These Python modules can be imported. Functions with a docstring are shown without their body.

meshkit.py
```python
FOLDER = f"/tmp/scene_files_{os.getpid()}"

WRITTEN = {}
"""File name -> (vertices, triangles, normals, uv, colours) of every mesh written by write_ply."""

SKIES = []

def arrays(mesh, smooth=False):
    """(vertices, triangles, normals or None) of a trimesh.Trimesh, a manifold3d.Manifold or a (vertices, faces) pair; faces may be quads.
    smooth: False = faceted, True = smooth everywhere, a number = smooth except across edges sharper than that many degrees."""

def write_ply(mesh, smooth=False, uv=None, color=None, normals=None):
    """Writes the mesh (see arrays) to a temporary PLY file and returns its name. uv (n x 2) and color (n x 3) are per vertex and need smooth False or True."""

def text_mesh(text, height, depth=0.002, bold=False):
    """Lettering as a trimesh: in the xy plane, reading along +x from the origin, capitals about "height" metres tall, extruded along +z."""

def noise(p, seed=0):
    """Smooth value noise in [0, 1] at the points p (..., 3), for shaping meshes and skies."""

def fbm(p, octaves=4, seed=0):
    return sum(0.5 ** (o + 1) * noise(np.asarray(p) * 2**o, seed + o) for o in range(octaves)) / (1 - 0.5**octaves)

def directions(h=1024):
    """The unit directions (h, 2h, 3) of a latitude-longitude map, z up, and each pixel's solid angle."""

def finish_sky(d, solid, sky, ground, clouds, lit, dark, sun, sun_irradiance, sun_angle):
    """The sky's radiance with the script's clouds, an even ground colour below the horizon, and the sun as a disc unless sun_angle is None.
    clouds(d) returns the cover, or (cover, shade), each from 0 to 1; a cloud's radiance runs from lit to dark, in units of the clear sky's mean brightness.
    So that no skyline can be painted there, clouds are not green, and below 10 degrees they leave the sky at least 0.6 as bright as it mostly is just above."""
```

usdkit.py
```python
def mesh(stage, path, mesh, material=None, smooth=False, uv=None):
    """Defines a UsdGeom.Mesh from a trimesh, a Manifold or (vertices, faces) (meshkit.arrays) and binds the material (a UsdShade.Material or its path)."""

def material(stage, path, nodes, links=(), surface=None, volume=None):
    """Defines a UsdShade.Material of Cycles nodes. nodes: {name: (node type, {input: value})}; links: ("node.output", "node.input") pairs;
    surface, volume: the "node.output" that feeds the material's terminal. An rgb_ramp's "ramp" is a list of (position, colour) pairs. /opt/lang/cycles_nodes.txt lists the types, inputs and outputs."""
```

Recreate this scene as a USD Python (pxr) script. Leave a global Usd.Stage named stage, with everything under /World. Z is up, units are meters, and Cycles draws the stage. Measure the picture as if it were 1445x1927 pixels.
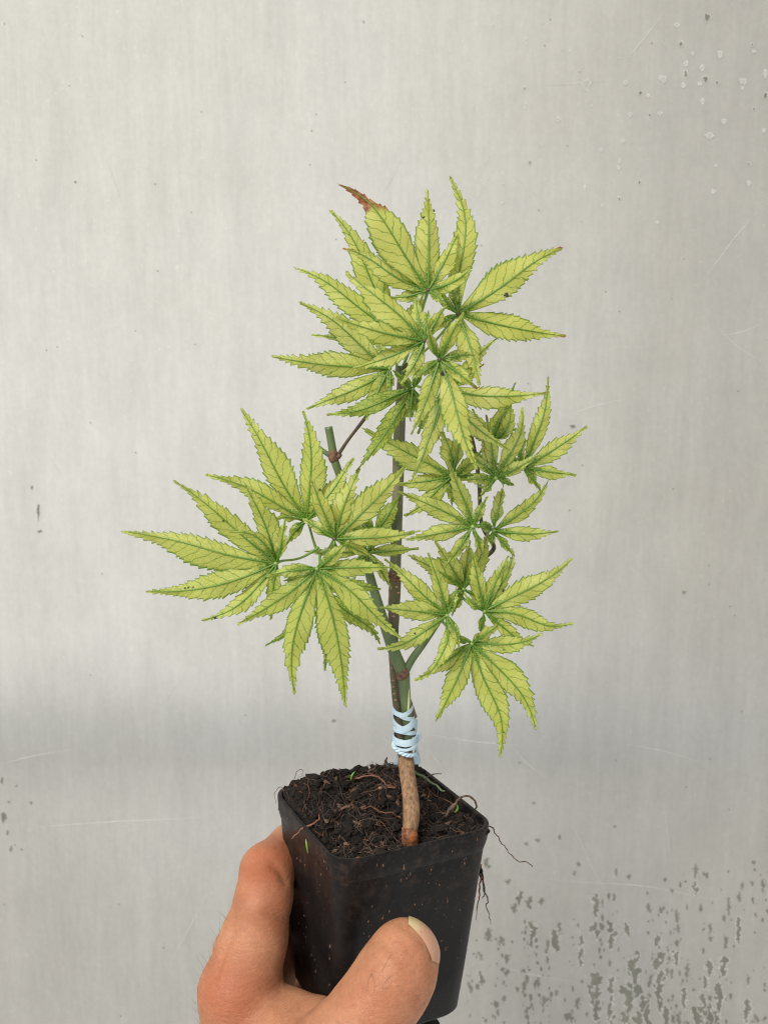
import math
import numpy as np
import trimesh
import usdkit
import meshkit
import shapely
from shapely.geometry import Polygon
from scipy.interpolate import CubicSpline
from pxr import Gf, Sdf, Usd, UsdGeom, UsdLux, UsdShade, Vt

stage = Usd.Stage.CreateInMemory()
UsdGeom.SetStageUpAxis(stage, UsdGeom.Tokens.z)
UsdGeom.SetStageMetersPerUnit(stage, 1.0)
UsdGeom.Xform.Define(stage, '/World')
UsdGeom.Scope.Define(stage, '/World/Looks')
rng = np.random.default_rng(7)

# ------------------------------------------------------------------ camera
F_PX, CX, CY = 1700.0, 722.5, 963.5
PITCH = math.radians(8.1)
FWD = np.array([0, math.cos(PITCH), -math.sin(PITCH)])
UP = np.array([0, math.sin(PITCH), math.cos(PITCH)])
RIGHT = np.array([1.0, 0, 0])
C2W = np.stack([RIGHT, -UP, FWD], 1)                     # camera axes (right, down, forward) as columns
POT_T = np.array([-1.8, 116.0, 355.0]) / 1000
RIM0 = np.array([0.0, 0.0, 1.2])                         # centre of the pot's rim
CAM = RIM0 - C2W @ POT_T
cam = UsdGeom.Camera.Define(stage, '/World/camera')
m = Gf.Matrix4d(1.0)
for r, a in enumerate((RIGHT, UP, -FWD)):
    m.SetRow(r, Gf.Vec4d(*a, 0))
m.SetRow(3, Gf.Vec4d(*CAM, 1))
cam.AddTransformOp().Set(m)
cam.CreateHorizontalApertureAttr(24.0)
cam.CreateVerticalApertureAttr(24.0 * 1024 / 767)
cam.CreateFocalLengthAttr(24.0 * F_PX / 1445)
cam.CreateClippingRangeAttr(Gf.Vec2f(0.01, 100))
cam.CreateFStopAttr(16.0)
cam.CreateFocusDistanceAttr(0.335)
cam.CreateExposureAttr(0.62)

# ------------------------------------------------------------------ light: an overcast day outside the tunnel
SUN_EL, SUN_AZ = math.radians(42), math.radians(-145)
dome = UsdLux.DomeLight.Define(stage, '/World/sky')
usdkit.material(stage, '/World/Looks/overcast_sky', {
    'sky': ('sky_texture', {'sky_type': 'single_scattering', 'sun_disc': False, 'sun_elevation': SUN_EL, 'sun_rotation': SUN_AZ}),
    'mix': ('mix_color', {'fac': 0.8, 'b': (8.0, 8.0, 7.7), 'use_clamp': False}),
    'bg': ('background_shader', {'strength': 0.085})},
    [('sky.color', 'mix.a'), ('mix.result', 'bg.color')], surface='bg.background')
UsdShade.MaterialBindingAPI.Apply(dome.GetPrim()).Bind(UsdShade.Material.Get(stage, '/World/Looks/overcast_sky'))
dome.GetPrim().SetCustomDataByKey('kind', 'structure')
sun = UsdLux.DistantLight.Define(stage, '/World/sun')
sun.CreateIntensityAttr(0.8)
sun.CreateAngleAttr(32.0)
sun.CreateNormalizeAttr(True)
sun.CreateColorAttr(Gf.Vec3f(1.0, 0.97, 0.92))
d = np.array([math.sin(SUN_AZ) * math.cos(SUN_EL), math.cos(SUN_AZ) * math.cos(SUN_EL), math.sin(SUN_EL)])
zx = np.cross([0, 0, 1.0], d); zx /= np.linalg.norm(zx)
mm = Gf.Matrix4d(1.0)
for r, a in enumerate((zx, np.cross(d, zx), d)):
    mm.SetRow(r, Gf.Vec4d(*a, 0))
sun.AddTransformOp().Set(mm)


# ------------------------------------------------------------------ helpers
def ray(px, py):
    return FWD + RIGHT * (px - CX) / F_PX - UP * (py - CY) / F_PX


STEM_Y = 0.004


def at(px, py, off=0.0):
    """The point seen at a pixel of the photograph that lies off millimetres nearer than the stem's upright plane."""
    r = ray(px, py)
    y = STEM_Y - off / 1000
    return CAM + r * (y - CAM[1]) / r[1]


def atd(px, py, d):
    return CAM + ray(px, py) * d / 1000


used = {}


def path_for(name, parent):
    base = (parent.GetPath().pathString if parent is not None else '/World') + '/' + name
    k = used.get(base, 0)
    used[base] = k + 1
    return base if k == 0 else f'{base}_{k:03d}'


def obj(name, mesh, mat, parent=None, smooth=True, prim=None, uv=None):
    if isinstance(mesh, list):
        mesh = join(mesh)
    g = usdkit.mesh(stage, path_for(name, parent), mesh, '/World/Looks/' + mat, smooth=smooth, uv=uv)
    for k, v in (prim or {}).items():
        UsdGeom.PrimvarsAPI(g).CreatePrimvar(k, Sdf.ValueTypeNames.FloatArray, 'vertex').Set(Vt.FloatArray.FromNumpy(np.asarray(v, np.float32)))
    return g.GetPrim()


def thing(name):
    return UsdGeom.Xform.Define(stage, path_for(name, None)).GetPrim()


def tag(p, label=None, cat=None, group=None, kind=None):
    for k, v in (('label', label), ('category', cat), ('group', group), ('kind', kind)):
        if v:
            p.SetCustomDataByKey(k, v)
    return p


def join(ms):
    vs, fs, n = [], [], 0
    for v, f in ms:
        vs.append(np.asarray(v, float)); fs.append(np.asarray(f, int) + n); n += len(v)
    fs = [np.vstack([f[:, [0, 1, 2]], f[:, [0, 2, 3]]]) if f.shape[1] == 4 else f for f in fs]
    return np.vstack(vs), np.vstack(fs)


def curve(pts, n=24):
    pts = np.asarray(pts, float)
    if len(pts) == 2:
        return pts[0] + (pts[1] - pts[0]) * np.linspace(0, 1, n)[:, None]
    c = np.r_[0, np.cumsum(np.linalg.norm(np.diff(pts, axis=0), axis=1) ** 0.7)]
    return CubicSpline(c, pts, bc_type='natural')(np.linspace(0, c[-1], n))


def tube(pts, rad, n=None, sides=8, cap=True, flat=1.0):
    """A tapered tube along a smooth curve through pts (metres); rad in millimetres, one value or one per point of the curve."""
    p = curve(pts, n) if n else np.asarray(pts, float)
    k = len(p)
    rad = np.interp(np.linspace(0, 1, k), np.linspace(0, 1, np.size(rad)), np.atleast_1d(rad)) / 1000
    t = np.gradient(p, axis=0); t /= np.linalg.norm(t, axis=1, keepdims=True) + 1e-12
    u = np.cross(t[0], [0.3, 1, 0.2]); u /= np.linalg.norm(u)
    V = []
    a = np.linspace(0, 2 * np.pi, sides, endpoint=False)
    for i in range(k):
        u = u - t[i] * (u @ t[i]); u /= np.linalg.norm(u) + 1e-12
        w = np.cross(t[i], u)
        V.append(p[i] + rad[i] * (np.cos(a)[:, None] * u + flat * np.sin(a)[:, None] * w))
    V = np.vstack(V)
    i, j = np.meshgrid(np.arange(k - 1), np.arange(sides), indexing='ij')
    b, j2 = i * sides, (j + 1) % sides
    q = np.stack([b + j, b + j2, b + sides + j2, b + sides + j], -1).reshape(-1, 4)
    f = np.vstack([q[:, [0, 1, 2]], q[:, [0, 2, 3]]])
    if cap:
        n0 = len(V)
        V = np.vstack([V, p[0], p[-1]])
        s = np.arange(sides)
        f = np.vstack([f, np.c_[(s + 1) % sides, s, np.full(sides, n0)], np.c_[(k - 1) * sides + s, (k - 1) * sides + (s + 1) % sides, np.full(sides, n0 + 1)]])
    return V, f


def blob(c, r, seed=0, sub=2, rough=0.35, sc=(1, 1, 1)):
    s = trimesh.creation.icosphere(subdivisions=sub)
    v = s.vertices * (1 + rough * (meshkit.noise(s.vertices * 1.7 + seed * 3.1, seed)[:, None] * 2 - 1))
    return v * np.asarray(sc) * r / 1000 + np.asarray(c), s.faces


def grid_faces(a, b):
    i, j = np.meshgrid(np.arange(a - 1), np.arange(b - 1), indexing='ij')
    k = i * b + j
    return np.stack([k, k + 1, k + b + 1, k + b], -1).reshape(-1, 4)


def mat(name, nodes, links, surface='p.BSDF'):
    return usdkit.material(stage, '/World/Looks/' + name, nodes, links, surface=surface)


# ------------------------------------------------------------------ materials
def simple(name, c1, c2, scale, rough=0.5, bump=0.3, bdist=0.0004, stretch=(1, 1, 1), detail=4, sss=0, spec=0.5, ramp=(0.35, 0.65)):
    nodes = {'g': ('geometry', {}), 'm': ('mapping', {'scale': tuple(scale * np.array(stretch))}),
             'n': ('noise_texture', {'scale': 1.0, 'detail': detail, 'roughness': 0.62}),
             'r': ('rgb_ramp', {'ramp': [(0, c1), (ramp[0], c1), (ramp[1], c2), (1, c2)]}),
             'b': ('bump', {'strength': bump, 'distance': bdist}),
             'p': ('principled_bsdf', {'roughness': rough, 'specular_ior_level': spec})}
    links = [('g.position', 'm.vector'), ('m.vector', 'n.vector'), ('n.fac', 'r.fac'), ('r.color', 'p.base_color'), ('n.fac', 'b.height'), ('b.normal', 'p.normal')]
    return mat(name, nodes, links)


simple('soil_black', (0.0025, 0.002, 0.0016), (0.013, 0.0085, 0.006), 900, rough=0.9, bump=0.6, bdist=0.0008, spec=0.2)
simple('soil_crumb', (0.003, 0.0022, 0.0018), (0.017, 0.0105, 0.007), 500, rough=0.9, spec=0.2)
simple('root_red', (0.0648, 0.0230, 0.0108), (0.1872, 0.0720, 0.0324), 350, rough=0.65)
simple('root_brown', (0.0225, 0.0120, 0.0075), (0.0975, 0.0488, 0.0263), 350, rough=0.7)
simple('root_dark', (0.0096, 0.0064, 0.0048), (0.0320, 0.0200, 0.0144), 350, rough=0.6)
simple('dirt_speck', (0.0225, 0.0097, 0.0053), (0.1200, 0.0525, 0.0240), 300, rough=0.8)
simple('bark_tan', (0.075, 0.035, 0.017), (0.25, 0.145, 0.072), 620, rough=0.8, bump=0.7, bdist=0.0006, stretch=(1.3, 1.3, 0.45), ramp=(0.3, 0.68))
simple('bark_orange', (0.0400, 0.0144, 0.0064), (0.2640, 0.0800, 0.0160), 300, rough=0.7, bump=0.5)
simple('bark_olive', (0.0480, 0.0560, 0.0200), (0.1280, 0.0800, 0.0480), 260, rough=0.5, bump=0.35, stretch=(1.5, 1.5, 0.4))
simple('bark_grey_green', (0.0750, 0.0900, 0.0488), (0.1275, 0.1125, 0.0750), 200, rough=0.5, bump=0.3, stretch=(1.5, 1.5, 0.3))
simple('stem_green', (0.062, 0.095, 0.034), (0.092, 0.125, 0.05), 220, rough=0.42, bump=0.15, stretch=(1.5, 1.5, 0.3))
simple('stem_cut', (0.30, 0.33, 0.12), (0.42, 0.44, 0.2), 400, rough=0.6)
simple('node_brown', (0.0450, 0.0210, 0.0128), (0.1800, 0.0900, 0.0525), 700, rough=0.75, bump=0.7)
simple('twig_brown', (0.0375, 0.0338, 0.0150), (0.0750, 0.0450, 0.0263), 300, rough=0.5)
simple('lenticel', (0.2400, 0.1275, 0.0825), (0.3450, 0.2025, 0.1350), 600, rough=0.8)
simple('petiole_green', (0.1120, 0.2000, 0.0360), (0.1920, 0.2640, 0.0640), 200, rough=0.45)
simple('vein_green', (0.05, 0.125, 0.007), (0.085, 0.17, 0.012), 260, rough=0.45, bump=0.1)
simple('fresh_green', (0.06, 0.17, 0.012), (0.11, 0.25, 0.02), 300, rough=0.4)
simple('withered', (0.0960, 0.0240, 0.0112), (0.3360, 0.1280, 0.0560), 600, rough=0.7, bump=0.5)
simple('rubber_blue', (0.3280, 0.4428, 0.5166), (0.4100, 0.5084, 0.5740), 300, rough=0.45, bump=0.12)
simple('black_spot', (0.01, 0.008, 0.006), (0.03, 0.02, 0.012), 300, rough=0.6)
simple('hair_dark', (0.03, 0.018, 0.012), (0.06, 0.035, 0.02), 100, rough=0.5)
mat('nail', {'g': ('geometry', {}), 'm': ('mapping', {'scale': (900, 900, 300)}), 'n': ('noise_texture', {'scale': 1.0, 'detail': 3}), 'tip': ('attribute', {'attribute': 'tip'}),
             'r': ('rgb_ramp', {'ramp': [(0, (0.36, 0.185, 0.12)), (0.62, (0.39, 0.21, 0.135)), (0.8, (0.42, 0.31, 0.17)), (1, (0.40, 0.32, 0.17))]}),
             'b': ('bump', {'strength': 0.2, 'distance': 0.0003}), 'p': ('principled_bsdf', {'roughness': 0.3})},
    [('g.position', 'm.vector'), ('m.vector', 'n.vector'), ('tip.fac', 'r.fac'), ('r.color', 'p.base_color'), ('n.fac', 'b.height'), ('b.normal', 'p.normal')])


def leaf_mat(name, pale, mid, green, net=0.75, tl=0.52):
    """Yellow-green blade: green along the midrib, side veins and a fine net; st = millimetres along and across the lobe."""
    nodes = {
        'uv': ('attribute', {'attribute': 'st'}), 's': ('separate_xyz', {}),
        'edge': ('attribute', {'attribute': 'edge'}), 'brown': ('attribute', {'attribute': 'brown'}), 'tone': ('attribute', {'attribute': 'tone'}),
        'av': ('math', {'math_type': 'absolute'}),
        'dn': ('noise_texture', {'scale': 0.5, 'detail': 2}),
        'gp': ('geometry', {}), 'gm': ('mapping', {'scale': (1000, 1000, 1000)}),
        'wob': ('math', {'math_type': 'multiply_add', 'value2': 3.2, 'value3': -1.6}),
        'k1': ('math', {'math_type': 'multiply_add', 'value2': -1.25}),                      # u - 1.25|v|
        'k2': ('math', {'math_type': 'add'}),
        'k3': ('math', {'math_type': 'multiply', 'value2': 0.23}),
        'k4': ('math', {'math_type': 'pingpong', 'value2': 0.5}),
        'side': ('map_range', {'from_min': 0.025, 'from_max': 0.10, 'to_min': 1.0, 'to_max': 0.0, 'clamp': True}),
        'vor': ('voronoi_texture', {'feature': 'distance_to_edge', 'scale': 0.44, 'randomness': 1.0}),
        'net': ('map_range', {'from_min': 0.02, 'from_max': 0.17, 'to_min': 1.0, 'to_max': 0.0, 'clamp': True}),
        'vor2': ('voronoi_texture', {'feature': 'distance_to_edge', 'scale': 1.7, 'randomness': 1.0}),
        'net2': ('map_range', {'from_min': 0.0, 'from_max': 0.2, 'to_min': 1.0, 'to_max': 0.0, 'clamp': True}),
        'mid': ('map_range', {'range_type': 'smoothstep', 'from_min': 0.3, 'from_max': 2.6, 'to_min': 1.0, 'to_max': 0.0, 'clamp': True}),
        'bas': ('map_range', {'range_type': 'smoothstep', 'from_min': 1.0, 'from_max': 13.0, 'to_min': 1.0, 'to_max': 0.0, 'clamp': True}),
        'spk': ('noise_texture', {'scale': 1.7, 'detail': 4, 'roughness': 0.7}),
        'spm': ('map_range', {'from_min': 0.25, 'from_max': 0.60, 'to_min': 0.22, 'to_max': 1.0, 'clamp': True}),
        'big': ('noise_texture', {'scale': 0.11, 'detail': 2}),
        'bigm': ('map_range', {'from_min': 0.35, 'from_max': 0.65, 'to_min': 0.0, 'to_max': 1.0, 'clamp': True}),
        'em': ('map_range', {'from_min': 0.70, 'from_max': 0.97, 'to_min': 0.0, 'to_max': 0.95, 'clamp': True}),
        # how green each place is
        'a1': ('math', {'math_type': 'multiply', 'value2': 0.85}), 'a2': ('math', {'math_type': 'multiply', 'value2': net}),
        'a2b': ('math', {'math_type': 'multiply', 'value2': net * 0.45}),
        'b1': ('math', {'math_type': 'maximum'}), 'b1b': ('math', {'math_type': 'maximum'}), 'c1': ('math', {'math_type': 'multiply', 'value2': 0.55}),
        'c2': ('math', {'math_type': 'multiply_add', 'value2': 0.7}), 'c3': ('math', {'math_type': 'multiply'}),
        'b2': ('math', {'math_type': 'maximum'}), 'b3': ('math', {'math_type': 'maximum'}), 'b4': ('math', {'math_type': 'maximum', 'use_clamp': True}),
        'base': ('mix_color', {'a': pale, 'b': mid, 'use_clamp': True}),
        'tonm': ('mix_color', {'b': mid}),
        'mx': ('mix_color', {'b': green}),
        'spot': ('noise_texture', {'scale': 0.55, 'detail': 3, 'roughness': 0.6}),
        'spotm': ('map_range', {'from_min': 0.735, 'from_max': 0.76, 'to_min': 0.0, 'to_max': 0.85, 'clamp': True}),
        'brn': ('noise_texture', {'scale': 0.6, 'detail': 4}),
        'brr': ('rgb_ramp', {'ramp': [(0, (0.07, 0.02, 0.01)), (0.45, (0.22, 0.075, 0.03)), (0.7, (0.45, 0.2, 0.09)), (1, (0.5, 0.26, 0.12))]}),
        'brm': ('math', {'math_type': 'maximum', 'use_clamp': True}),
        'mxb': ('mix_color', {}),
        'bh': ('math', {'math_type': 'multiply_add', 'value2': -1.0}),
        'bump': ('bump', {'strength': 0.45, 'distance': 0.00035}),
        'p': ('principled_bsdf', {'roughness': 0.42, 'specular_ior_level': 0.35}),
        'tc': ('mix_color', {'blend_type': 'multiply', 'fac': 1.0, 'b': (1.0, 1.0, 0.75)}),
        't': ('translucent_bsdf', {}), 'mc': ('mix_closure', {'fac': tl})}
    L = [('uv.vector', 's.vector'), ('s.y', 'av.value1'), ('gp.position', 'gm.vector'), ('gm.vector', 'dn.vector'), ('dn.fac', 'wob.value1'),
         ('av.value', 'k1.value1'), ('s.x', 'k1.value3'), ('k1.value', 'k2.value1'), ('wob.value', 'k2.value2'), ('k2.value', 'k3.value1'), ('k3.value', 'k4.value1'), ('k4.value', 'side.value'),
         ('gm.vector', 'vor.vector'), ('vor.distance', 'net.value'), ('gm.vector', 'vor2.vector'), ('vor2.distance', 'net2.value'),
         ('av.value', 'mid.value'), ('s.x', 'bas.value'), ('gm.vector', 'spk.vector'), ('spk.fac', 'spm.value'), ('gm.vector', 'big.vector'), ('big.fac', 'bigm.value'), ('edge.fac', 'em.value'),
         ('side.result', 'a1.value1'), ('net.result', 'a2.value1'), ('net2.result', 'a2b.value1'), ('a1.value', 'b1.value1'), ('a2.value', 'b1.value2'), ('b1.value', 'b1b.value1'), ('a2b.value', 'b1b.value2'),
         ('bas.result', 'c1.value1'), ('mid.result', 'c2.value1'), ('c1.value', 'c2.value3'), ('c2.value', 'c3.value1'), ('spm.result', 'c3.value2'),
         ('b1b.value', 'b2.value1'), ('c3.value', 'b2.value2'), ('b2.value', 'b3.value1'), ('em.result', 'b3.value2'), ('b3.value', 'b4.value1'),
         ('bigm.result', 'base.fac'), ('base.result', 'tonm.a'), ('tone.fac', 'tonm.fac'), ('tonm.result', 'mx.a'), ('b4.value', 'mx.fac'),
         ('gm.vector', 'spot.vector'), ('spot.fac', 'spotm.value'), ('gm.vector', 'brn.vector'), ('brn.fac', 'brr.fac'), ('spotm.result', 'brm.value1'), ('brown.fac', 'brm.value2'),
         ('mx.result', 'mxb.a'), ('brr.color', 'mxb.b'), ('brm.value', 'mxb.fac'),
         ('b1b.value', 'bh.value1'), ('spk.fac', 'bh.value3'), ('bh.value', 'bump.height'), ('bump.normal', 'p.normal'), ('bump.normal', 't.normal'),
         ('mxb.result', 'p.base_color'), ('mxb.result', 'tc.a'), ('tc.result', 't.color'), ('p.BSDF', 'mc.closure1'), ('t.BSDF', 'mc.closure2')]
    mat(name, nodes, L, 'mc.closure')


leaf_mat('leaf_net', (0.93, 0.86, 0.30), (0.82, 0.79, 0.20), (0.055, 0.155, 0.008), net=0.62)
leaf_mat('leaf_soft', (0.94, 0.86, 0.32), (0.80, 0.78, 0.19), (0.06, 0.165, 0.008), net=0.45)
leaf_mat('leaf_lime', (0.94, 0.85, 0.30), (0.82, 0.77, 0.19), (0.065, 0.165, 0.008), net=0.36)
leaf_mat('leaf_green', (0.78, 0.77, 0.19), (0.60, 0.65, 0.13), (0.05, 0.145, 0.008), net=0.8)

# skin
mat('skin', {
    'g': ('geometry', {}), 'm': ('mapping', {'scale': (1000, 1000, 1000)}),
    'red': ('attribute', {'attribute': 'red'}),
    'n1': ('noise_texture', {'scale': 0.09, 'detail': 4, 'roughness': 0.6}),
    'r1': ('rgb_ramp', {'ramp': [(0.0, (0.19, 0.070, 0.032)), (0.40, (0.27, 0.112, 0.055)), (0.60, (0.335, 0.152, 0.078)), (1, (0.36, 0.172, 0.092))]}),
    'mr': ('mix_color', {'b': (0.27, 0.08, 0.032)}),
    'n2': ('noise_texture', {'scale': 0.9, 'detail': 3}), 'n2m': ('map_range', {'from_min': 0.3, 'from_max': 0.7, 'to_min': 0.9, 'to_max': 1.08, 'clamp': True}),
    'mul': ('vector_math', {'math_type': 'scale'}),
    'mw': ('mapping', {'scale': (260, 260, 1300), 'rotation': (0.3, 0.5, 0.2)}),
    'v': ('voronoi_texture', {'feature': 'distance_to_edge', 'scale': 1.5}), 'vm': ('map_range', {'from_min': 0.0, 'from_max': 0.12, 'to_min': 0.0, 'to_max': 1.0, 'clamp': True}),
    'w': ('noise_texture', {'scale': 0.75, 'detail': 3, 'roughness': 0.6}),
    'h': ('math', {'math_type': 'multiply_add', 'value2': 0.18}),
    'b': ('bump', {'strength': 0.6, 'distance': 0.0007}),
    'p': ('principled_bsdf', {'roughness': 0.54, 'specular_ior_level': 0.4, 'subsurface_weight': 0.25, 'subsurface_scale': 0.002, 'subsurface_radius': (1.0, 0.35, 0.2)})},
    [('g.position', 'm.vector'), ('m.vector', 'n1.vector'), ('n1.fac', 'r1.fac'), ('r1.color', 'mr.a'), ('red.fac', 'mr.fac'),
     ('m.vector', 'n2.vector'), ('n2.fac', 'n2m.value'), ('mr.result', 'mul.vector1'), ('n2m.result', 'mul.scale'), ('mul.vector', 'p.base_color'),
     ('g.position', 'mw.vector'), ('m.vector', 'v.vector'), ('v.distance', 'vm.value'), ('mw.vector', 'w.vector'), ('vm.result', 'h.value1'), ('w.fac', 'h.value3'), ('h.value', 'b.height'), ('b.normal', 'p.normal')])

# pot plastic: near-black, with faint dried splashes and fine dust
mat('pot_plastic', {
    'g': ('geometry', {}), 'm': ('mapping', {'scale': (1000, 1000, 1000)}),
    'n1': ('noise_texture', {'scale': 0.07, 'detail': 5, 'roughness': 0.65}), 'r1': ('rgb_ramp', {'ramp': [(0.3, (0.003, 0.0028, 0.003)), (0.62, (0.008, 0.007, 0.007)), (1, (0.022, 0.017, 0.016))]}),
    'n2': ('noise_texture', {'scale': 1.6, 'detail': 3}), 'n2m': ('map_range', {'from_min': 0.64, 'from_max': 0.72, 'to_min': 0.0, 'to_max': 0.5, 'clamp': True}),
    'sx': ('separate_xyz', {}), 'hz': ('map_range', {'from_min': 1.158, 'from_max': 1.196, 'to_min': 0.0, 'to_max': 1.0, 'clamp': True}),
    'nd': ('noise_texture', {'scale': 0.22, 'detail': 6, 'roughness': 0.75}), 'ndm': ('map_range', {'from_min': 0.5, 'from_max': 0.68, 'to_min': 0.0, 'to_max': 0.5, 'clamp': True}),
    'hd': ('math', {'math_type': 'multiply'}), 'hm': ('math', {'math_type': 'maximum'}),
    'dust': ('mix_color', {'b': (0.055, 0.034, 0.024)}),
    'rr': ('map_range', {'from_min': 0.3, 'from_max': 0.7, 'to_min': 0.24, 'to_max': 0.48, 'clamp': True}),
    'b': ('bump', {'strength': 0.12, 'distance': 0.0002}),
    'p': ('principled_bsdf', {'specular_ior_level': 0.15})},
    [('g.position', 'm.vector'), ('m.vector', 'n1.vector'), ('n1.fac', 'r1.fac'), ('r1.color', 'dust.a'), ('m.vector', 'n2.vector'), ('n2.fac', 'n2m.value'), ('n2m.result', 'hm.value1'), ('g.position', 'sx.vector'), ('sx.z', 'hz.value'), ('m.vector', 'nd.vector'), ('nd.fac', 'ndm.value'), ('hz.result', 'hd.value1'), ('ndm.result', 'hd.value2'), ('hd.value', 'hm.value2'), ('hm.value', 'dust.fac'),
     ('dust.result', 'p.base_color'), ('n1.fac', 'rr.value'), ('rr.result', 'p.roughness'), ('n2.fac', 'b.height'), ('b.normal', 'p.normal')])


def sheet_mat(name, c, tl, bump=0.25, rough=0.55, mott=1.0):
    """Milky tunnel plastic under a thin uneven film of algae that has run downwards in streaks."""
    nz = lambda det, r: ('noise_texture', {'scale': 1.0, 'detail': det, 'roughness': r})
    N = {'g': ('geometry', {}),
         'm0': ('mapping', {'scale': (60, 60, 7)}), 'n0': nz(4, 0.6),
         'm1': ('mapping', {'scale': (230, 230, 26)}), 'n1': nz(4, 0.7),
         'm2': ('mapping', {'scale': (330, 330, 300)}), 'n2': nz(5, 0.8),
         'm3': ('mapping', {'scale': (5, 5, 4)}), 'n3': nz(4, 0.55),
         'm4': ('mapping', {'scale': (28, 28, 22)}), 'n4': nz(4, 0.65),
         'm5': ('mapping', {'scale': (420, 420, 420)}), 'n5': nz(2, 0.6),
         'fl': ('map_range', {'from_min': 0.66, 'from_max': 0.76, 'to_min': 0.0, 'to_max': 0.14 * mott, 'clamp': True}),
         'col': ('color', {'value': c}), 'tint': ('mix_color', {'b': (c[0] * 0.97, c[1] * 1.0, c[2] * 1.06)}),
         'mul': ('vector_math', {'math_type': 'scale'}),
         'bp': ('bump', {'strength': bump, 'distance': 0.0006}),
         'p': ('principled_bsdf', {'roughness': rough, 'specular_ior_level': 0.3}),
         't': ('translucent_bsdf', {}), 'mc': ('mix_closure', {'fac': tl})}
    L = [('n5.fac', 'fl.value'), ('col.color', 'tint.a'), ('n3.fac', 'tint.fac')]
    prev = 'fl.result'
    amps = (0.20, 0.20, 0.28, 0.24, 0.16)
    for k, a in enumerate(amps):
        N[f'a{k}'] = ('math', {'math_type': 'multiply_add', 'value2': a * mott})
        L += [('g.position', f'm{k}.vector'), (f'm{k}.vector', f'n{k}.vector'), (f'n{k}.fac', f'a{k}.value1'), (prev, f'a{k}.value3')]
        prev = f'a{k}.value'
    N['off'] = ('math', {'math_type': 'add', 'value2': 1.0 - 0.5 * sum(amps) * mott})
    L += [('g.position', 'm5.vector'), ('m5.vector', 'n5.vector'), (prev, 'off.value1'), ('tint.result', 'mul.vector1'), ('off.value', 'mul.scale'), ('mul.vector', 'p.base_color'), ('mul.vector', 't.color'),
          ('n2.fac', 'bp.height'), ('bp.normal', 'p.normal'), ('p.BSDF', 'mc.closure1'), ('t.BSDF', 'mc.closure2')]
    mat(name, N, L, 'mc.closure')


sheet_mat('tunnel_film', (0.59, 0.566, 0.512), 0.62)
sheet_mat('film_bare', (0.135, 0.130, 0.105), 0.0, bump=0.8, rough=0.35, mott=2.6)
sheet_mat('film_edge', (0.43, 0.42, 0.385), 0.0)
sheet_mat('film_drop', (0.29, 0.285, 0.26), 0.0)

# ------------------------------------------------------------------ the tunnel wall of milky plastic
SHEET_Y = STEM_Y + 0.24


def on_sheet(px, py, lift=0.0):
    r = ray(px, py)
    return CAM + r * (SHEET_Y - lift - CAM[1]) / r[1]


def added_shade_box(name, x0, x1, y0, y1, z0, z1, m_='shade_board_dark'):
    b = trimesh.creation.box((x1 - x0, y1 - y0, z1 - z0)); b.apply_translation(((x0 + x1) / 2, (y0 + y1) / 2, (z0 + z1) / 2))
    return tag(obj(name, (b.vertices, b.faces), m_, smooth=False), kind='structure')


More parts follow.
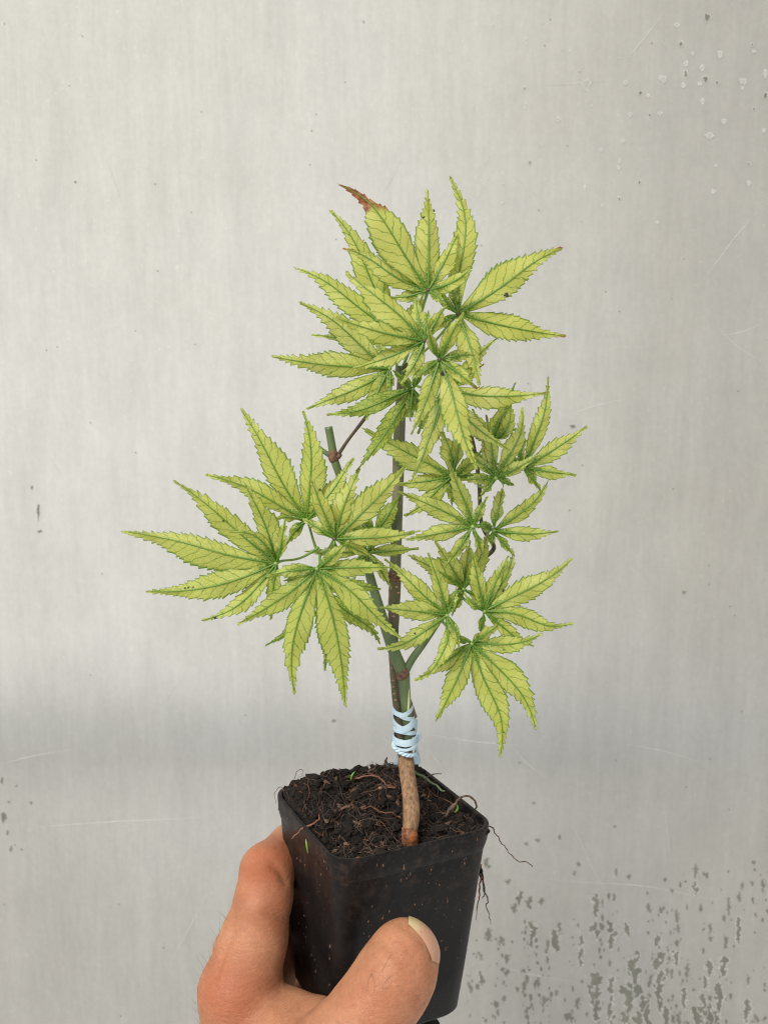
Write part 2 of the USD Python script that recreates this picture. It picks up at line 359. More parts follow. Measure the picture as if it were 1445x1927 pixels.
# unseen boxes added to shade the film from behind: low band, bottom, right side
simple('shade_board_dark', (0.06, 0.055, 0.05), (0.12, 0.11, 0.10), 60, rough=0.8)  # dark colour of the added shade boards
za, zb, zc = on_sheet(700, 1312)[2], on_sheet(700, 1450)[2], on_sheet(700, 1520)[2]
simple('shade_rail_blue', (0.03, 0.075, 0.16), (0.04, 0.09, 0.19), 60, rough=0.5)  # blue, so the added rail bounces bluish light onto the film
added_shade_box('added_shade_rail', -1.6, 0.3, SHEET_Y + 0.03, SHEET_Y + 0.05, zb, za, 'shade_rail_blue')
added_shade_box('added_shade_board', -1.6, 1.6, SHEET_Y + 0.13, SHEET_Y + 0.15, 0.1, zc)
added_shade_box('added_shade_board', 0.12, 1.6, SHEET_Y + 0.10, SHEET_Y + 0.125, zc + 0.002, 2.5)
nx, nz = 121, 121
X, Z = np.meshgrid(np.linspace(-1.6, 1.6, nx), np.linspace(0.1, 2.5, nz), indexing='ij')
Yw = SHEET_Y + 0.0 * X
wall = obj('plastic_wall', (np.stack([X, Yw, Z], -1).reshape(-1, 3), grid_faces(nx, nz)), 'tunnel_film')
tag(wall, 'milky plastic polytunnel wall with streaks and scratches behind the maple', 'wall', kind='structure')


def flat_poly(poly, lift):
    """A polygon in photograph pixels laid on the sheet, lift metres in front of it."""
    out = []
    for g in getattr(poly, 'geoms', [poly]):
        if g.is_empty or g.area < 1:
            continue
        v, f = trimesh.creation.triangulate_polygon(g, engine='earcut')
        out.append((np.array([on_sheet(a, b, lift) for a, b in v]), f))
    return out


def ragged(cx, cy, w, h, seed, tilt=0.0, rough=0.5):
    n = int(14 + (w + h) * 0.35)
    a = np.linspace(0, 2 * np.pi, n, endpoint=False)
    q = np.c_[np.cos(a), np.sin(a), np.zeros(n)]
    k = 1 + rough * (meshkit.fbm(q * 1.6 + seed * 7.3, 2, seed) * 2 - 1) + rough * 0.9 * (meshkit.noise(q * max(3.0, n / 9) + seed, seed + 5) * 2 - 1)
    x, y = np.cos(a) * k * w / 2, np.sin(a) * k * h / 2
    # a drip narrows towards its lower end
    x = x * (1 - 0.3 * y / (h / 2))
    return Polygon(np.c_[cx + x + tilt * y, cy + y]).buffer(0)


PATCH = [  # x, y, w, h where the film has run off (photograph pixels)
    (1120, 1705, 14, 44), (1121, 1752, 15, 26), (1150, 1760, 13, 54), (1044, 1772, 16, 40), (1003, 1760, 17, 44), (1092, 1790, 9, 60), (1155, 1690, 7, 18), (1180, 1752, 12, 26),
    (1119, 1862, 26, 56), (1122, 1900, 16, 44), (1150, 1862, 12, 46), (1193, 1822, 22, 60), (1182, 1884, 20, 50), (1206, 1880, 24, 44), (1178, 1916, 22, 40), (1200, 1921, 18, 36), (1216, 1912, 16, 46), (1190, 1858, 16, 30), (1240, 1812, 26, 30), (1241, 1866, 16, 74), (1238, 1846, 20, 34), (1222, 1710, 9, 16),
    (1239, 1775, 12, 22), (1273, 1725, 8, 24), (1276, 1750, 8, 16), (1272, 1803, 10, 28), (1293, 1828, 9, 26), (1287, 1880, 10, 40), (1309, 1641, 9, 24), (1306, 1672, 12, 22), (1337, 1749, 8, 18), (1337, 1767, 9, 10),
    (1334, 1824, 14, 30), (1327, 1850, 11, 24), (1360, 1820, 16, 34), (1352, 1878, 20, 52), (1322, 1893, 18, 40), (1308, 1915, 22, 36), (1332, 1914, 20, 44), (1347, 1920, 16, 30), (1320, 1926, 24, 24), (1390, 1752, 9, 50), (1391, 1690, 8, 16), (1371, 1705, 6, 34), (1366, 1775, 7, 22),
    (978, 1690, 13, 24), (969, 1710, 11, 16), (995, 1700, 10, 22), (1018, 1698, 10, 12), (1053, 1748, 8, 20), (944, 1772, 9, 16), (953, 1806, 10, 16), (905, 1842, 12, 28), (902, 1800, 10, 14), (952, 1830, 12, 14),
    (931, 1892, 12, 12), (1023, 1885, 12, 20), (1047, 1870, 8, 12), (1087, 1890, 10, 22), (1072, 1916, 16, 14), (1148, 1910, 12, 44), (1254, 1915, 12, 40), (1275, 1918, 10, 26), (1405, 1905, 14, 40), (1408, 1846, 6, 20),
    (917, 1626, 10, 18), (1011, 1582, 12, 7), (990, 1589, 10, 7), (1053, 1577, 6, 10), (1088, 1628, 7, 8), (1080, 1646, 8, 10), (1159, 1642, 6, 14), (1183, 1651, 8, 8), (955, 1660, 9, 10), (918, 1760, 10, 22), (948, 1880, 9, 12), (1435, 1668, 6, 24), (1396, 1668, 6, 14),
    (60, 918, 4, 8), (75, 1000, 8, 5), (72, 965, 4, 30), (142, 342, 5, 5), (628, 1357, 9, 6), (8, 1540, 12, 14), (20, 1600, 5, 12), (14, 1568, 4, 10), (3, 1470, 5, 12), (58, 1512, 4, 5), (16, 1510, 4, 4), (40, 1600, 5, 5), (30, 1480, 4, 4), (1287, 1115, 9, 6), (1078, 802, 9, 6), (1072, 960, 4, 4), (978, 1436, 5, 5), (684, 40, 4, 5), (1004, 1512, 6, 5), (1156, 1556, 7, 5)]
taken = Polygon()


def drip(x, y, w, h, seed):
    """A run of merged flakes, widest where the film came away and drawn out below."""
    r = np.random.default_rng(seed)
    if w * h < 130:
        return ragged(x, y, w, h, seed, 0, 0.5)
    n = max(3, int(h / w * 2.6))
    bits = []
    for t in np.linspace(0, 1, n):
        ww = w * (0.75 + 0.5 * r.random()) * (1 - 0.55 * abs(t - 0.42) ** 1.3 * 1.6)
        bits.append(ragged(x + r.normal() * w * 0.18, y + (t - 0.5) * (h - w * 0.5), ww * 0.8, max(w * 0.75, h / n * 1.9), int(seed * 31 + t * 100), 0, 0.5))
    for k in range(n):
        a = r.random() * 6.3
        bits.append(ragged(x + math.cos(a) * w * 0.62, y + (r.random() - 0.5) * h, 3.0, 3.5, seed * 17 + k, 0, 0.5))
    u = shapely.union_all(bits)
    for k in range(int(w * h / 500)):
        u = u.difference(ragged(x + r.normal() * w * 0.22, y + r.normal() * h * 0.22, 3 + 4 * r.random(), 3 + 4 * r.random(), seed * 13 + k, 0, 0.5))
    return u.buffer(0.3).buffer(-0.3)


for pi, (x, y, w, h) in enumerate(PATCH):
    pol = drip(x, y, w, h, pi + 1).difference(taken)
    if pol.area < 4:
        continue
    rim = pol.buffer(0.9 if w * h > 260 else 0.4).difference(pol).difference(taken)
    obj('pale_rim', flat_poly(rim, 0.0003), 'film_edge', wall, smooth=False)
    obj('bare_patch', flat_poly(pol, 0.0003), 'film_bare', wall, smooth=False)
    taken = taken.union(pol.buffer(1.4))
# smaller flakes, mostly strung along the lines in which water has run
r2 = np.random.default_rng(21)
flakes = []
lines = 885 + 560 * r2.random(34)
for k in range(330):
    x = lines[r2.integers(34)] + r2.normal() * 3.5 if k % 4 else 880 + 565 * r2.random()
    y = 1927 - 330 * r2.random() ** 1.2 * (0.5 + 0.5 * (x - 880) / 565)
    w = 1.6 + 4.5 * r2.random() ** 2
    p = ragged(x, y, w, w * (1 + 1.8 * r2.random()), 900 + k, 0, 0.5).difference(taken)
    flakes += flat_poly(p, 0.0003); taken = taken.union(p)
for k in range(60):
    p = ragged(1445 * r2.random(), 1927 * r2.random(), 2.6, 2.6, 2900 + k, 0, 0.4).difference(taken)
    flakes += flat_poly(p, 0.0003); taken = taken.union(p)
tag(obj('small_flakes', flakes, 'film_bare', wall, smooth=False), kind='stuff')
drops = [(1330, 32, 13, 16), (1273, 47, 9, 9), (1304, 100, 5, 8), (1281, 82, 9, 14), (1103, 159, 13, 24), (1291, 119, 8, 12), (1290, 139, 8, 16), (1248, 148, 11, 15), (1286, 161, 7, 12), (1327, 149, 9, 14), (1321, 127, 7, 12), (1317, 157, 8, 7), (1349, 156, 6, 11), (1398, 153, 11, 15), (1397, 163, 5, 10),
         (1205, 175, 7, 9), (1220, 179, 6, 7), (1354, 101, 8, 13), (1415, 83, 7, 6), (1419, 96, 7, 6), (1440, 136, 7, 16), (1440, 180, 9, 14), (1322, 190, 6, 12), (1186, 216, 6, 9), (1222, 216, 6, 9), (1241, 213, 9, 7), (1050, 224, 7, 9), (987, 166, 5, 9), (988, 198, 4, 12), (1176, 155, 7, 9), (1089, 135, 4, 8), (990, 76, 6, 16),
         (1362, 227, 8, 10), (1418, 204, 6, 8), (1437, 245, 6, 9), (1335, 255, 16, 12), (1164, 109, 4, 5), (1072, 95, 5, 5), (928, 44, 5, 5), (1058, 93, 4, 5), (1113, 198, 5, 6), (1016, 274, 9, 8), (1283, 292, 5, 5), (1165, 302, 5, 10), (1164, 315, 4, 8), (1409, 307, 6, 7), (1409, 344, 6, 10), (1342, 360, 9, 9), (1203, 343, 7, 9), (1131, 282, 6, 8), (1100, 353, 5, 10), (1165, 374, 6, 12), (1237, 418, 6, 8), (1133, 386, 5, 7), (1094, 415, 5, 5), (946, 345, 6, 5), (945, 381, 5, 5), (997, 306, 6, 8), (1172, 264, 9, 8), (1347, 311, 5, 6), (1286, 485, 6, 5)]
for k, (x, y, w, h) in enumerate(drops):
    p = ragged(x, y, w, h, 500 + k, 0, 0.35)
    obj('drop_ring', flat_poly(p.buffer(0.1).difference(p.buffer(-0.9)), 0.0003), 'film_edge', wall, smooth=False)
    obj('drop_mark', flat_poly(p.buffer(-0.9), 0.0003), 'film_bare' if k % 3 == 0 else 'film_drop', wall, smooth=False) if p.buffer(-0.9).area > 2 else None
SCR = [[(1345, 610), (1385, 650), (1443, 685)], [(1352, 632), (1395, 625), (1432, 610)], [(1425, 398), (1380, 450), (1335, 510), (1318, 528)], [(1138, 460), (1160, 478), (1184, 494)], [(1053, 1502), (1090, 1580), (1140, 1680), (1195, 1745)], [(1020, 1655), (1130, 1663), (1230, 1671), (1320, 1690), (1352, 1695)], [(1248, 1500), (1258, 1590), (1266, 1660)],
       [(1020, 160), (1080, 157), (1138, 152)], [(1180, 110), (1210, 75), (1255, 12)], [(1228, 58), (1262, 98)], [(1175, 120), (1225, 50)], [(896, 380), (912, 345), (932, 318)], [(893, 345), (915, 305), (927, 282)], [(965, 330), (1000, 358), (1030, 385)], [(720, 365), (740, 330), (752, 305)], [(1055, 790), (1100, 770), (1195, 748)], [(1010, 684), (1060, 705)],
       [(790, 1380), (900, 1397), (960, 1402), (1000, 1408)], [(960, 1402), (995, 1440), (1035, 1470)], [(800, 1395), (820, 1430), (840, 1455)], [(1110, 1025), (1123, 1090)], [(1070, 955), (1090, 1030), (1110, 1085)], [(20, 1500), (35, 1545), (45, 1600)], [(0, 1440), (60, 1424), (130, 1412)], [(40, 1560), (200, 1548), (380, 1540)], [(310, 1830), (350, 1760), (400, 1660)], [(930, 1815), (1000, 1835), (1090, 1850)], [(350, 1265), (300, 1330)], [(1170, 1400), (1250, 1415), (1330, 1440)], [(200, 300), (230, 380)], [(95, 860), (120, 905)]]
for k, s in enumerate(SCR):
    obj('scratch', tube([on_sheet(a, b, 0.00005) for a, b in s], [0.05, 0.14, 0.2, 0.12, 0.05], n=22, sides=4), 'film_edge', wall)

# ------------------------------------------------------------------ pot
yaw, pit, rol = math.radians(27.2), math.radians(8.1), math.radians(1.8)
cyw, syw, cp, sp, cr, sr = math.cos(yaw), math.sin(yaw), math.cos(pit), math.sin(pit), math.cos(rol), math.sin(rol)
POT2C = np.array([[cr, -sr, 0], [sr, cr, 0], [0, 0, 1]]) @ np.array([[1, 0, 0], [0, cp, -sp], [0, sp, cp]]) @ np.array([[1, 0, 0], [0, 0, -1], [0, 1, 0]]) @ np.array([[cyw, -syw, 0], [syw, cyw, 0], [0, 0, 1]])
POT2W = C2W @ POT2C


def pot(p):
    """Millimetres in the pot's own frame (origin at the rim's centre) to the scene."""
    p = np.asarray(p, float) * np.array([1.035, 1, 1]) + np.array([0.5, 0, 0])
    return p / 1000 @ POT2W.T + RIM0


def to_pot(w):
    return ((np.asarray(w) - RIM0) @ POT2W * 1000 - np.array([0.5, 0, 0])) / np.array([1.035, 1, 1])


def ring(half, r, n=10):
    out = []
    for k, (sx, sy) in enumerate(((1, 1), (-1, 1), (-1, -1), (1, -1))):
        a = np.linspace(0, np.pi / 2, n) + k * np.pi / 2
        out.append(np.c_[sx * (half - r) + r * np.cos(a), sy * (half - r) + r * np.sin(a)])
    p = np.vstack(out)
    # a few points along each straight side
    q = []
    for i in range(len(p)):
        a, b = p[i], p[(i + 1) % len(p)]
        k = 8 if np.linalg.norm(b - a) > 10 else 1
        q += [a + (b - a) * j / k for j in range(k)]
    return np.array(q)


def loft(prof, warp=None):
    R = [np.c_[ring(h, r), np.full(len(ring(h, r)), z)] for h, z, r in prof]
    k = len(R[0])
    V = np.vstack(R)
    i, j = np.meshgrid(np.arange(len(R) - 1), np.arange(k), indexing='ij')
    q = np.stack([i * k + j, i * k + (j + 1) % k, (i + 1) * k + (j + 1) % k, (i + 1) * k + j], -1).reshape(-1, 4)
    return pot(V), q


H0 = 32.5
HB, ZB = 26.0, -79.0     # half width and height of the body's lower edge
potx = thing('plant_pot')
tag(potx, 'square black plastic nursery pot full of soil, gripped by the hand', 'plant pot')


def bw(z):
    return 31.4 + (HB - 31.4) * (z + 8.0) / (ZB + 8.0)


obj('body', loft([(bw(ZB) - 3.5, ZB - 0.6, 7), (bw(ZB) - 1.2, ZB - 0.2, 7.6), (bw(ZB), ZB + 1.4, 8), (bw(-60), -60, 8), (bw(-40), -40, 8.3), (bw(-20), -20, 8.6), (bw(-8.2), -8.2, 8.8)]), 'pot_plastic', potx, smooth=40)
obj('rim', loft([(29.0, -9.4, 8.2), (31.45, -9.4, 8.8), (31.9, -7.8, 9.2), (32.25, -6.0, 9.3), (32.6, -0.9, 9.5), (32.5, -0.25, 9.4), (32.1, 0, 9.2), (31.5, 0, 8.8), (31.0, -0.3, 8.5), (30.8, -1, 8.4), (29.6, -9, 8.2), (28.6, -18, 8)]), 'pot_plastic', potx, smooth=40)
obj('foot', loft([(0.5, -90, 0.3), (20.5, -90, 6), (21.0, -89.2, 6.4), (21.6, ZB - 0.5, 6.6), (20.0, ZB, 6.2)]), 'pot_plastic', potx, smooth=40)
# specks of dried soil on the faces turned to us
sp_ = []
r3 = np.random.default_rng(5)
for k in range(240):
    left = r3.random() < 0.4
    z = -3 - 72 * r3.random() ** 1.5
    h = (bw(z) if z < -8.5 else 32.3)
    a = (r3.random() * 2 - 1) * (h - 7)
    c = (-h, a, z) if left else (a, -h, z)
    s = 0.10 + 0.30 * r3.random() ** 3
    v, f = blob((0, 0, 0), s, k, 0, 0.4, (1, 1, 1.3 + 1.5 * r3.random()))
    v = v * 1000
    sp_.append((pot(v + np.array(c)), f))
tag(obj('soil_specks', sp_, 'dirt_speck', potx), kind='stuff')

# ------------------------------------------------------------------ soil
gn = 150
U, V_ = np.meshgrid(np.linspace(-1, 1, gn), np.linspace(-1, 1, gn), indexing='ij')


def at_z(px, py, z):
    r = ray(px, py) @ POT2W; o = (CAM - RIM0) @ POT2W
    return CAM + ray(px, py) * ((z / 1000 - o[2]) / r[2])


FOOT = to_pot(at_z(771, 1592, -6.0))
print('trunk foot', FOOT)


def soil_h(x, y):
    p = np.stack([x, y, 0 * x], -1)
    m = np.clip((31 - np.maximum(np.abs(x), np.abs(y))) / 8, 0, 1)
    back = np.clip((y + 0.2 * -x + 6) / 34, 0, 1)
    return -3.0 + 7.0 * back * (0.35 + 0.85 * m) + m * (9.0 * (meshkit.fbm(p / 8.0, 4, 3) - 0.5)) + 2.6 * (meshkit.fbm(p / 2.6, 4, 9) - 0.5) - 5.0 * np.exp(-((x - FOOT[0]) ** 2 + (y - FOOT[1] + 3) ** 2) / 45)


rr_ = 8.5 / 30.8
# square grid pulled into the rounded square
ang = np.maximum(np.abs(U), np.abs(V_)) + 1e-9
sx_, sy_ = U * 30.7, V_ * 30.7
ex, ey = np.abs(sx_) - (30.7 - 8.5), np.abs(sy_) - (30.7 - 8.5)
lim = np.where((ex > 0) & (ey > 0), np.hypot(ex, ey) / np.maximum(np.maximum(ex, ey), 1e-9), 1)
kx = np.where((ex > 0) & (ey > 0), (30.7 - 8.5 + ex / lim) / np.maximum(np.abs(sx_), 1e-9), 1)
ky = np.where((ex > 0) & (ey > 0), (30.7 - 8.5 + ey / lim) / np.maximum(np.abs(sy_), 1e-9), 1)
sx_, sy_ = sx_ * kx, sy_ * ky
soil = thing('soil')
tag(soil, 'dark crumbly soil with fine roots filling the square pot', 'soil', kind='stuff')
P = np.stack([sx_, sy_, soil_h(sx_, sy_)], -1).reshape(-1, 3)
obj('soil_bed', (pot(P), grid_faces(gn, gn)), 'soil_black', soil)
r4 = np.random.default_rng(11)
cr_ = []
for k in range(1700):
    x, y = (r4.random(2) * 2 - 1) * 29.5
    s = 0.25 + 1.1 * r4.random() ** 3
    v, f = blob((0, 0, 0), s, k % 40, 1, 0.5, 0.6 + r4.random(3))
    cr_.append((pot(v * 1000 + np.array([x, y, float(soil_h(np.array(x), np.array(y))) + 0.2 * s])), f))
tag(obj('soil_crumbs', cr_, 'soil_crumb', soil), kind='stuff')
cl_, ch_ = [], []
for k in range(130):
    x, y = (r4.random(2) * 2 - 1) * 27
    s = 1.0 + 2.0 * r4.random() ** 2
    if math.hypot(x - FOOT[0], y - FOOT[1]) < 5.5:
        continue
    v, f = blob((0, 0, 0), s, k, 2, 0.9, (1.1, 0.9, 0.6))
    v = v * 1000 + 0.5 * (meshkit.noise(v * 2500, k)[:, None] - 0.5)
    cl_.append((pot(v + np.array([x, y, float(soil_h(np.array(x), np.array(y))) + 0.1 * s])), f))
for k in range(60):
    x, y = (r4.random(2) * 2 - 1) * 27
    a_ = r4.random() * 6.3
    v, f = blob((0, 0, 0), 0.7 + 0.9 * r4.random(), k, 1, 0.5, (1.7, 0.55, 0.35))
    v = v * 1000
    v = np.c_[v[:, 0] * math.cos(a_) - v[:, 1] * math.sin(a_), v[:, 0] * math.sin(a_) + v[:, 1] * math.cos(a_), v[:, 2] + 0.5 * v[:, 0] * (r4.random() - 0.5)]
    ch_.append((pot(v + np.array([x, y, float(soil_h(np.array(x), np.array(y))) + 0.5])), f))
tag(obj('soil_clods', cl_, 'soil_black', soil), kind='stuff')
tag(obj('bark_chips', ch_, 'root_brown', soil, smooth=False), kind='stuff')


def soil_pt(x, y, up=0.4):
    return np.array([x, y, float(soil_h(np.array(x), np.array(y))) + up])


def wiggle(n, x, y, L, rise, seed):
    r = np.random.default_rng(seed)
    a = r.random() * 6.3
    pts = []
    for k in range(n):
        pts.append(soil_pt(np.clip(x, -30, 30), np.clip(y, -30, 30), 0.2 + rise * math.sin(math.pi * k / (n - 1)) * (0.4 + r.random())))
        a += r.normal() * 0.75
        x += math.cos(a) * L / n; y += math.sin(a) * L / n
    return pot(np.array(pts))


for mname, cnt, rad, rise in (('root_red', 90, 0.13, 1.3), ('root_brown', 150, 0.12, 1.8), ('root_dark', 150, 0.12, 2.0)):
    fib = []
    for k in range(cnt):
        x, y = (r4.random(2) * 2 - 1) * 27
        fib.append(tube(wiggle(5, x, y, 4 + 20 * r4.random() ** 2, rise, 1000 + k + cnt), [rad * (0.6 + 0.9 * r4.random()), rad * 0.4], n=14, sides=5))
    tag(obj('fine_roots', fib, mname, soil), kind='stuff')

# ------------------------------------------------------------------ hand: one skin over joints placed in space
J = {}


def chain(*a):
    return [(atd(x, y, d) * 1000, r) for x, y, d, r in a]


CAPS = []


def limb(pts):
    for a, b in zip(pts[:-1], pts[1:]):
        CAPS.append((a, b))


index = chain((452, 1868, 336, 15.0), (478, 1770, 340, 12.2), (497, 1690, 348, 10.6), (503, 1642, 358, 10.4), (548, 1596, 376, 9.0), (600, 1566, 392, 8.0), (650, 1560, 398, 7.4))
middle = chain((452, 1900, 352, 15.0), (457, 1795, 362, 11.4), (500, 1720, 374, 10.2), (545, 1690, 388, 9.2), (620, 1665, 400, 8.0), (680, 1660, 402, 7.6))
ring_f = chain((470, 1960, 366, 14.0), (500, 1860, 376, 11.0), (530, 1790, 386, 9.6), (580, 1768, 396, 8.8), (650, 1760, 402, 8.0), (700, 1760, 402, 7.4))
little = chain((500, 2020, 374, 12.5), (540, 1930, 384, 9.0), (580, 1880, 392, 8.2), (640, 1860, 398, 7.4), (690, 1860, 398, 6.8))
thumb = chain((560, 2085, 306, 19.0), (635, 1990, 300, 15.5), (698, 1908, 300, 13.2), (733, 1857, 302, 13.0), (751, 1825, 304, 12.4), (761, 1799, 306, 11.5))
for f in (index, middle, ring_f, little, thumb):
    limb(f)
palm = chain((452, 1868, 336, 15.0), (470, 1960, 338, 18.0), (500, 2080, 340, 22.0))
limb(palm)
limb(chain((452, 1900, 352, 15), (480, 2000, 356, 18), (510, 2100, 356, 20)))
limb(chain((470, 1960, 366, 14), (510, 2060, 370, 17), (530, 2140, 366, 19)))
limb(chain((510, 1940, 330, 14.0), (560, 1985, 322, 16.0), (600, 2010, 312, 16.0)))       # the web to the thumb
limb(chain((545, 1905, 332, 8.0), (600, 1925, 322, 7.5), (640, 1940, 312, 9.0)))
limb(chain((500, 2080, 340, 22.0), (520, 2260, 344, 27.0), (520, 2450, 350, 27.0)))
limb(chain((560, 2075, 306, 19.0), (530, 2200, 330, 25.0)))


def sdf(p):
    out = np.full(len(p), 1e3)
    k = 3.2
    for (a, ra), (b, rb) in CAPS:
        ab = b - a
        t = np.clip(((p - a) @ ab) / (ab @ ab), 0, 1)
        dd = np.linalg.norm(p - (a + t[:, None] * ab), axis=1) - (ra + (rb - ra) * t)
        h = np.clip(k - np.abs(out - dd), 0, None) / k
        out = np.minimum(out, dd) - h * h * k * 0.25
    return out


def surface_nets(f, lo, hi, step):
    n = np.ceil((hi - lo) / step).astype(int) + 1
    ax = [lo[i] + step * np.arange(n[i]) for i in range(3)]
    G = np.stack(np.meshgrid(*ax, indexing='ij'), -1)
    D = np.concatenate([f(c.reshape(-1, 3)).reshape(c.shape[:-1]) for c in G])
    D = D.reshape(n)
    ins = D < 0
    acc = np.zeros(tuple(n - 1) + (3,)); cnt = np.zeros(tuple(n - 1))
    sl = lambda o, ax_: tuple(slice(o[i], n[i] - 1 + o[i]) for i in range(3))
    corners = [(a, b, c) for a in (0, 1) for b in (0, 1) for c in (0, 1)]
    for o in corners:
        for axn in range(3):
            if o[axn] == 0:
                o2 = list(o); o2[axn] = 1
                d0, d1 = D[sl(o, 0)], D[sl(o2, 0)]
                x = (d0 < 0) != (d1 < 0)
                t = np.where(x, d0 / np.where(x, d0 - d1, 1), 0)
                pt = np.array(o, float) + 0 * t[..., None]
                pt[..., axn] += t
                acc += np.where(x[..., None], pt, 0); cnt += x
    act = cnt > 0
    idx = -np.ones(act.shape, int); idx[act] = np.arange(act.sum())
    cell = np.argwhere(act)
    V = lo + step * (cell + acc[act] / cnt[act][:, None])
    Q = []
    for axn in range(3):
        a1, a2 = (axn + 1) % 3, (axn + 2) % 3
        s0 = [slice(1, n[i] - 1) for i in range(3)]; s0[axn] = slice(0, n[axn] - 1)
        s1 = list(s0); s1[axn] = slice(1, n[axn])
        i0, i1 = ins[tuple(s0)], ins[tuple(s1)]
        e = np.argwhere(i0 != i1)
        flip = i0[tuple(e.T)]
        e = e + np.array([0 if i == axn else 1 for i in range(3)])
        c = []
        for (u, v) in ((0, 0), (-1, 0), (-1, -1), (0, -1)):
            o = np.zeros(3, int); o[a1] = u; o[a2] = v
            c.append(idx[tuple((e + o).T)])
        q = np.stack(c, 1)
        q[~flip] = q[~flip][:, ::-1]
        Q.append(q)
    return V, np.vstack(Q)


allp = np.array([p for c in CAPS for p, _ in c])
HV, HQ = surface_nets(sdf, allp.min(0) - 30, np.minimum(allp.max(0) + 30, 1e9), 1.15)
hm = trimesh.Trimesh(HV, np.vstack([HQ[:, [0, 1, 2]], HQ[:, [0, 2, 3]]]), process=False)
HV0 = HV.copy()
trimesh.smoothing.filter_taubin(hm, lamb=0.5, nu=0.52, iterations=8)
HV = hm.vertices.copy()
hn = hm.vertex_normals


def near(x, y, d, r):
    return np.exp(-(np.linalg.norm(HV - atd(x, y, d) * 1000, axis=1) / r) ** 2)


def crease(pts, depth, w):
    """Presses a fold of the skin along a line of the photograph into the surface below it."""
    global HV
    vis = (hn @ FWD) < 0.35
    rel = (HV / 1000 - CAM)
    dep = rel @ FWD
    px = CX + F_PX * (rel @ RIGHT) / dep; py = CY - F_PX * (rel @ UP) / dep
    q = curve(np.array(pts, float), 30)
    dist = np.min(np.hypot(px[:, None] - q[None, :, 0], py[:, None] - q[None, :, 1]), axis=1)
    HV = HV - hn * (depth * np.exp(-(dist / w) ** 2) * vis)[:, None]


crease([(512, 1630), (525, 1640), (536, 1662)], 0.9, 7)
crease([(502, 1720), (518, 1722), (534, 1732)], 0.8, 7)
crease([(715, 1772), (738, 1795), (762, 1822)], 0.5, 5)
crease([(757, 1744), (770, 1753), (786, 1766), (805, 1790), (816, 1816)], 0.7, 6)
crease([(690, 1812), (706, 1824), (716, 1842)], 0.35, 5)
crease([(735, 1880), (760, 1872), (790, 1884)], 0.35, 6)
crease([(440, 1722), (436, 1760), (420, 1802), (408, 1840)], 1.0, 5)
hm2 = trimesh.Trimesh(HV, hm.faces, process=False)
trimesh.smoothing.filter_laplacian(hm2, lamb=0.3, iterations=2)
HV = hm2.vertices.copy()
dl = HV - HV0
ln = np.linalg.norm(dl, axis=1, keepdims=True)
HV = HV0 + dl * np.minimum(1, 1.3 / np.maximum(ln, 1e-9))
print('hand clamp', int((ln > 1.3).sum()))
red = 0.45 * near(480, 1640, 345, 10) + 0.5 * near(520, 1600, 352, 12) + 0.35 * near(505, 1720, 338, 9) + 0.45 * near(418, 1850, 322, 12) + 0.35 * near(700, 1900, 288, 12) + 0.3 * near(770, 1790, 292, 10) + 0.4 * near(430, 1910, 320, 16) + 0.5 * near(545, 1690, 380, 14)
hand = thing('hand')
tag(hand, 'bare left hand gripping the black pot between thumb and fingers', 'hand')
obj('skin', (HV / 1000, hm.faces), 'skin', hand, prim={'red': np.clip(red * 1.35 + 0.25 * (meshkit.fbm(HV / 9.0, 3, 4) - 0.45), 0, 0.85)})
# thumb nail: a curved plate on the far side of the thumb tip
tm = trimesh.Trimesh(HV / 1000, hm.faces, process=False)
tc = atd(761, 1799, 306) * 1000
vw = ray(770, 1790); vw /= np.linalg.norm(vw)
nrm = 0.81 * RIGHT + 0.58 * UP; nrm -= vw * (nrm @ vw); nrm /= np.linalg.norm(nrm)
tax = -0.58 * RIGHT + 0.81 * UP; tax -= vw * (tax @ vw); tax -= nrm * (tax @ nrm); tax /= np.linalg.norm(tax)
nrm = nrm + 0.02 * vw; nrm /= np.linalg.norm(nrm)
sid = np.cross(tax, nrm)
NV = []
na, nb = 22, 21
for i in range(na):
    for j in range(nb):
        v = j / (nb - 1) * 2 - 1
        u = i / (na - 1)
        al = math.radians(-44 + 13 * abs(v) ** 2.4 + (94 - 26 * abs(v) ** 2.4) * u)
        be = math.radians(50) * v
        dr = (nrm * math.cos(be) + sid * math.sin(be)) * math.cos(al) + tax * math.sin(al)
        t = 30.0
        for _ in range(40):
            t -= float(sdf((tc + dr * t)[None])[0]) * 0.9
        NV.append((tc + dr * (t + 0.05 + 0.5 * min(1, u * 5) * (1 - 0.75 * abs(v) ** 4) + 0.35 * max(0, u - 0.75) * 4)) / 1000)
obj('thumbnail', (np.array(NV), grid_faces(na, nb)), 'nail', hand, prim={'tip': np.repeat(np.linspace(0, 1, na), nb)})
hs = []
for s in ([(736, 1798), (725, 1815), (715, 1838)], [(699, 1832), (692, 1850), (690, 1868)], [(699, 1834), (704, 1850), (703, 1868)], [(735, 1838), (722, 1852), (718, 1858)], [(718, 1858), (726, 1862), (737, 1848)]):
    q = np.array(s, float)
    q = curve(q, 9)
    pts = []
    o, dr = CAM[None], None
    dirs = np.array([ray(a, b) for a, b in q]); dirs /= np.linalg.norm(dirs, axis=1, keepdims=True)
    loc, ri, _ = tm.ray.intersects_location(np.repeat(CAM[None], len(dirs), 0), dirs, multiple_hits=False)
    if len(loc) > 3:
        loc = loc[np.argsort(ri)]
        obj('hair', tube(loc - dirs[np.sort(ri)] * 0.0003, [0.04, 0.03, 0.015], sides=4), 'hair_dark', hand)

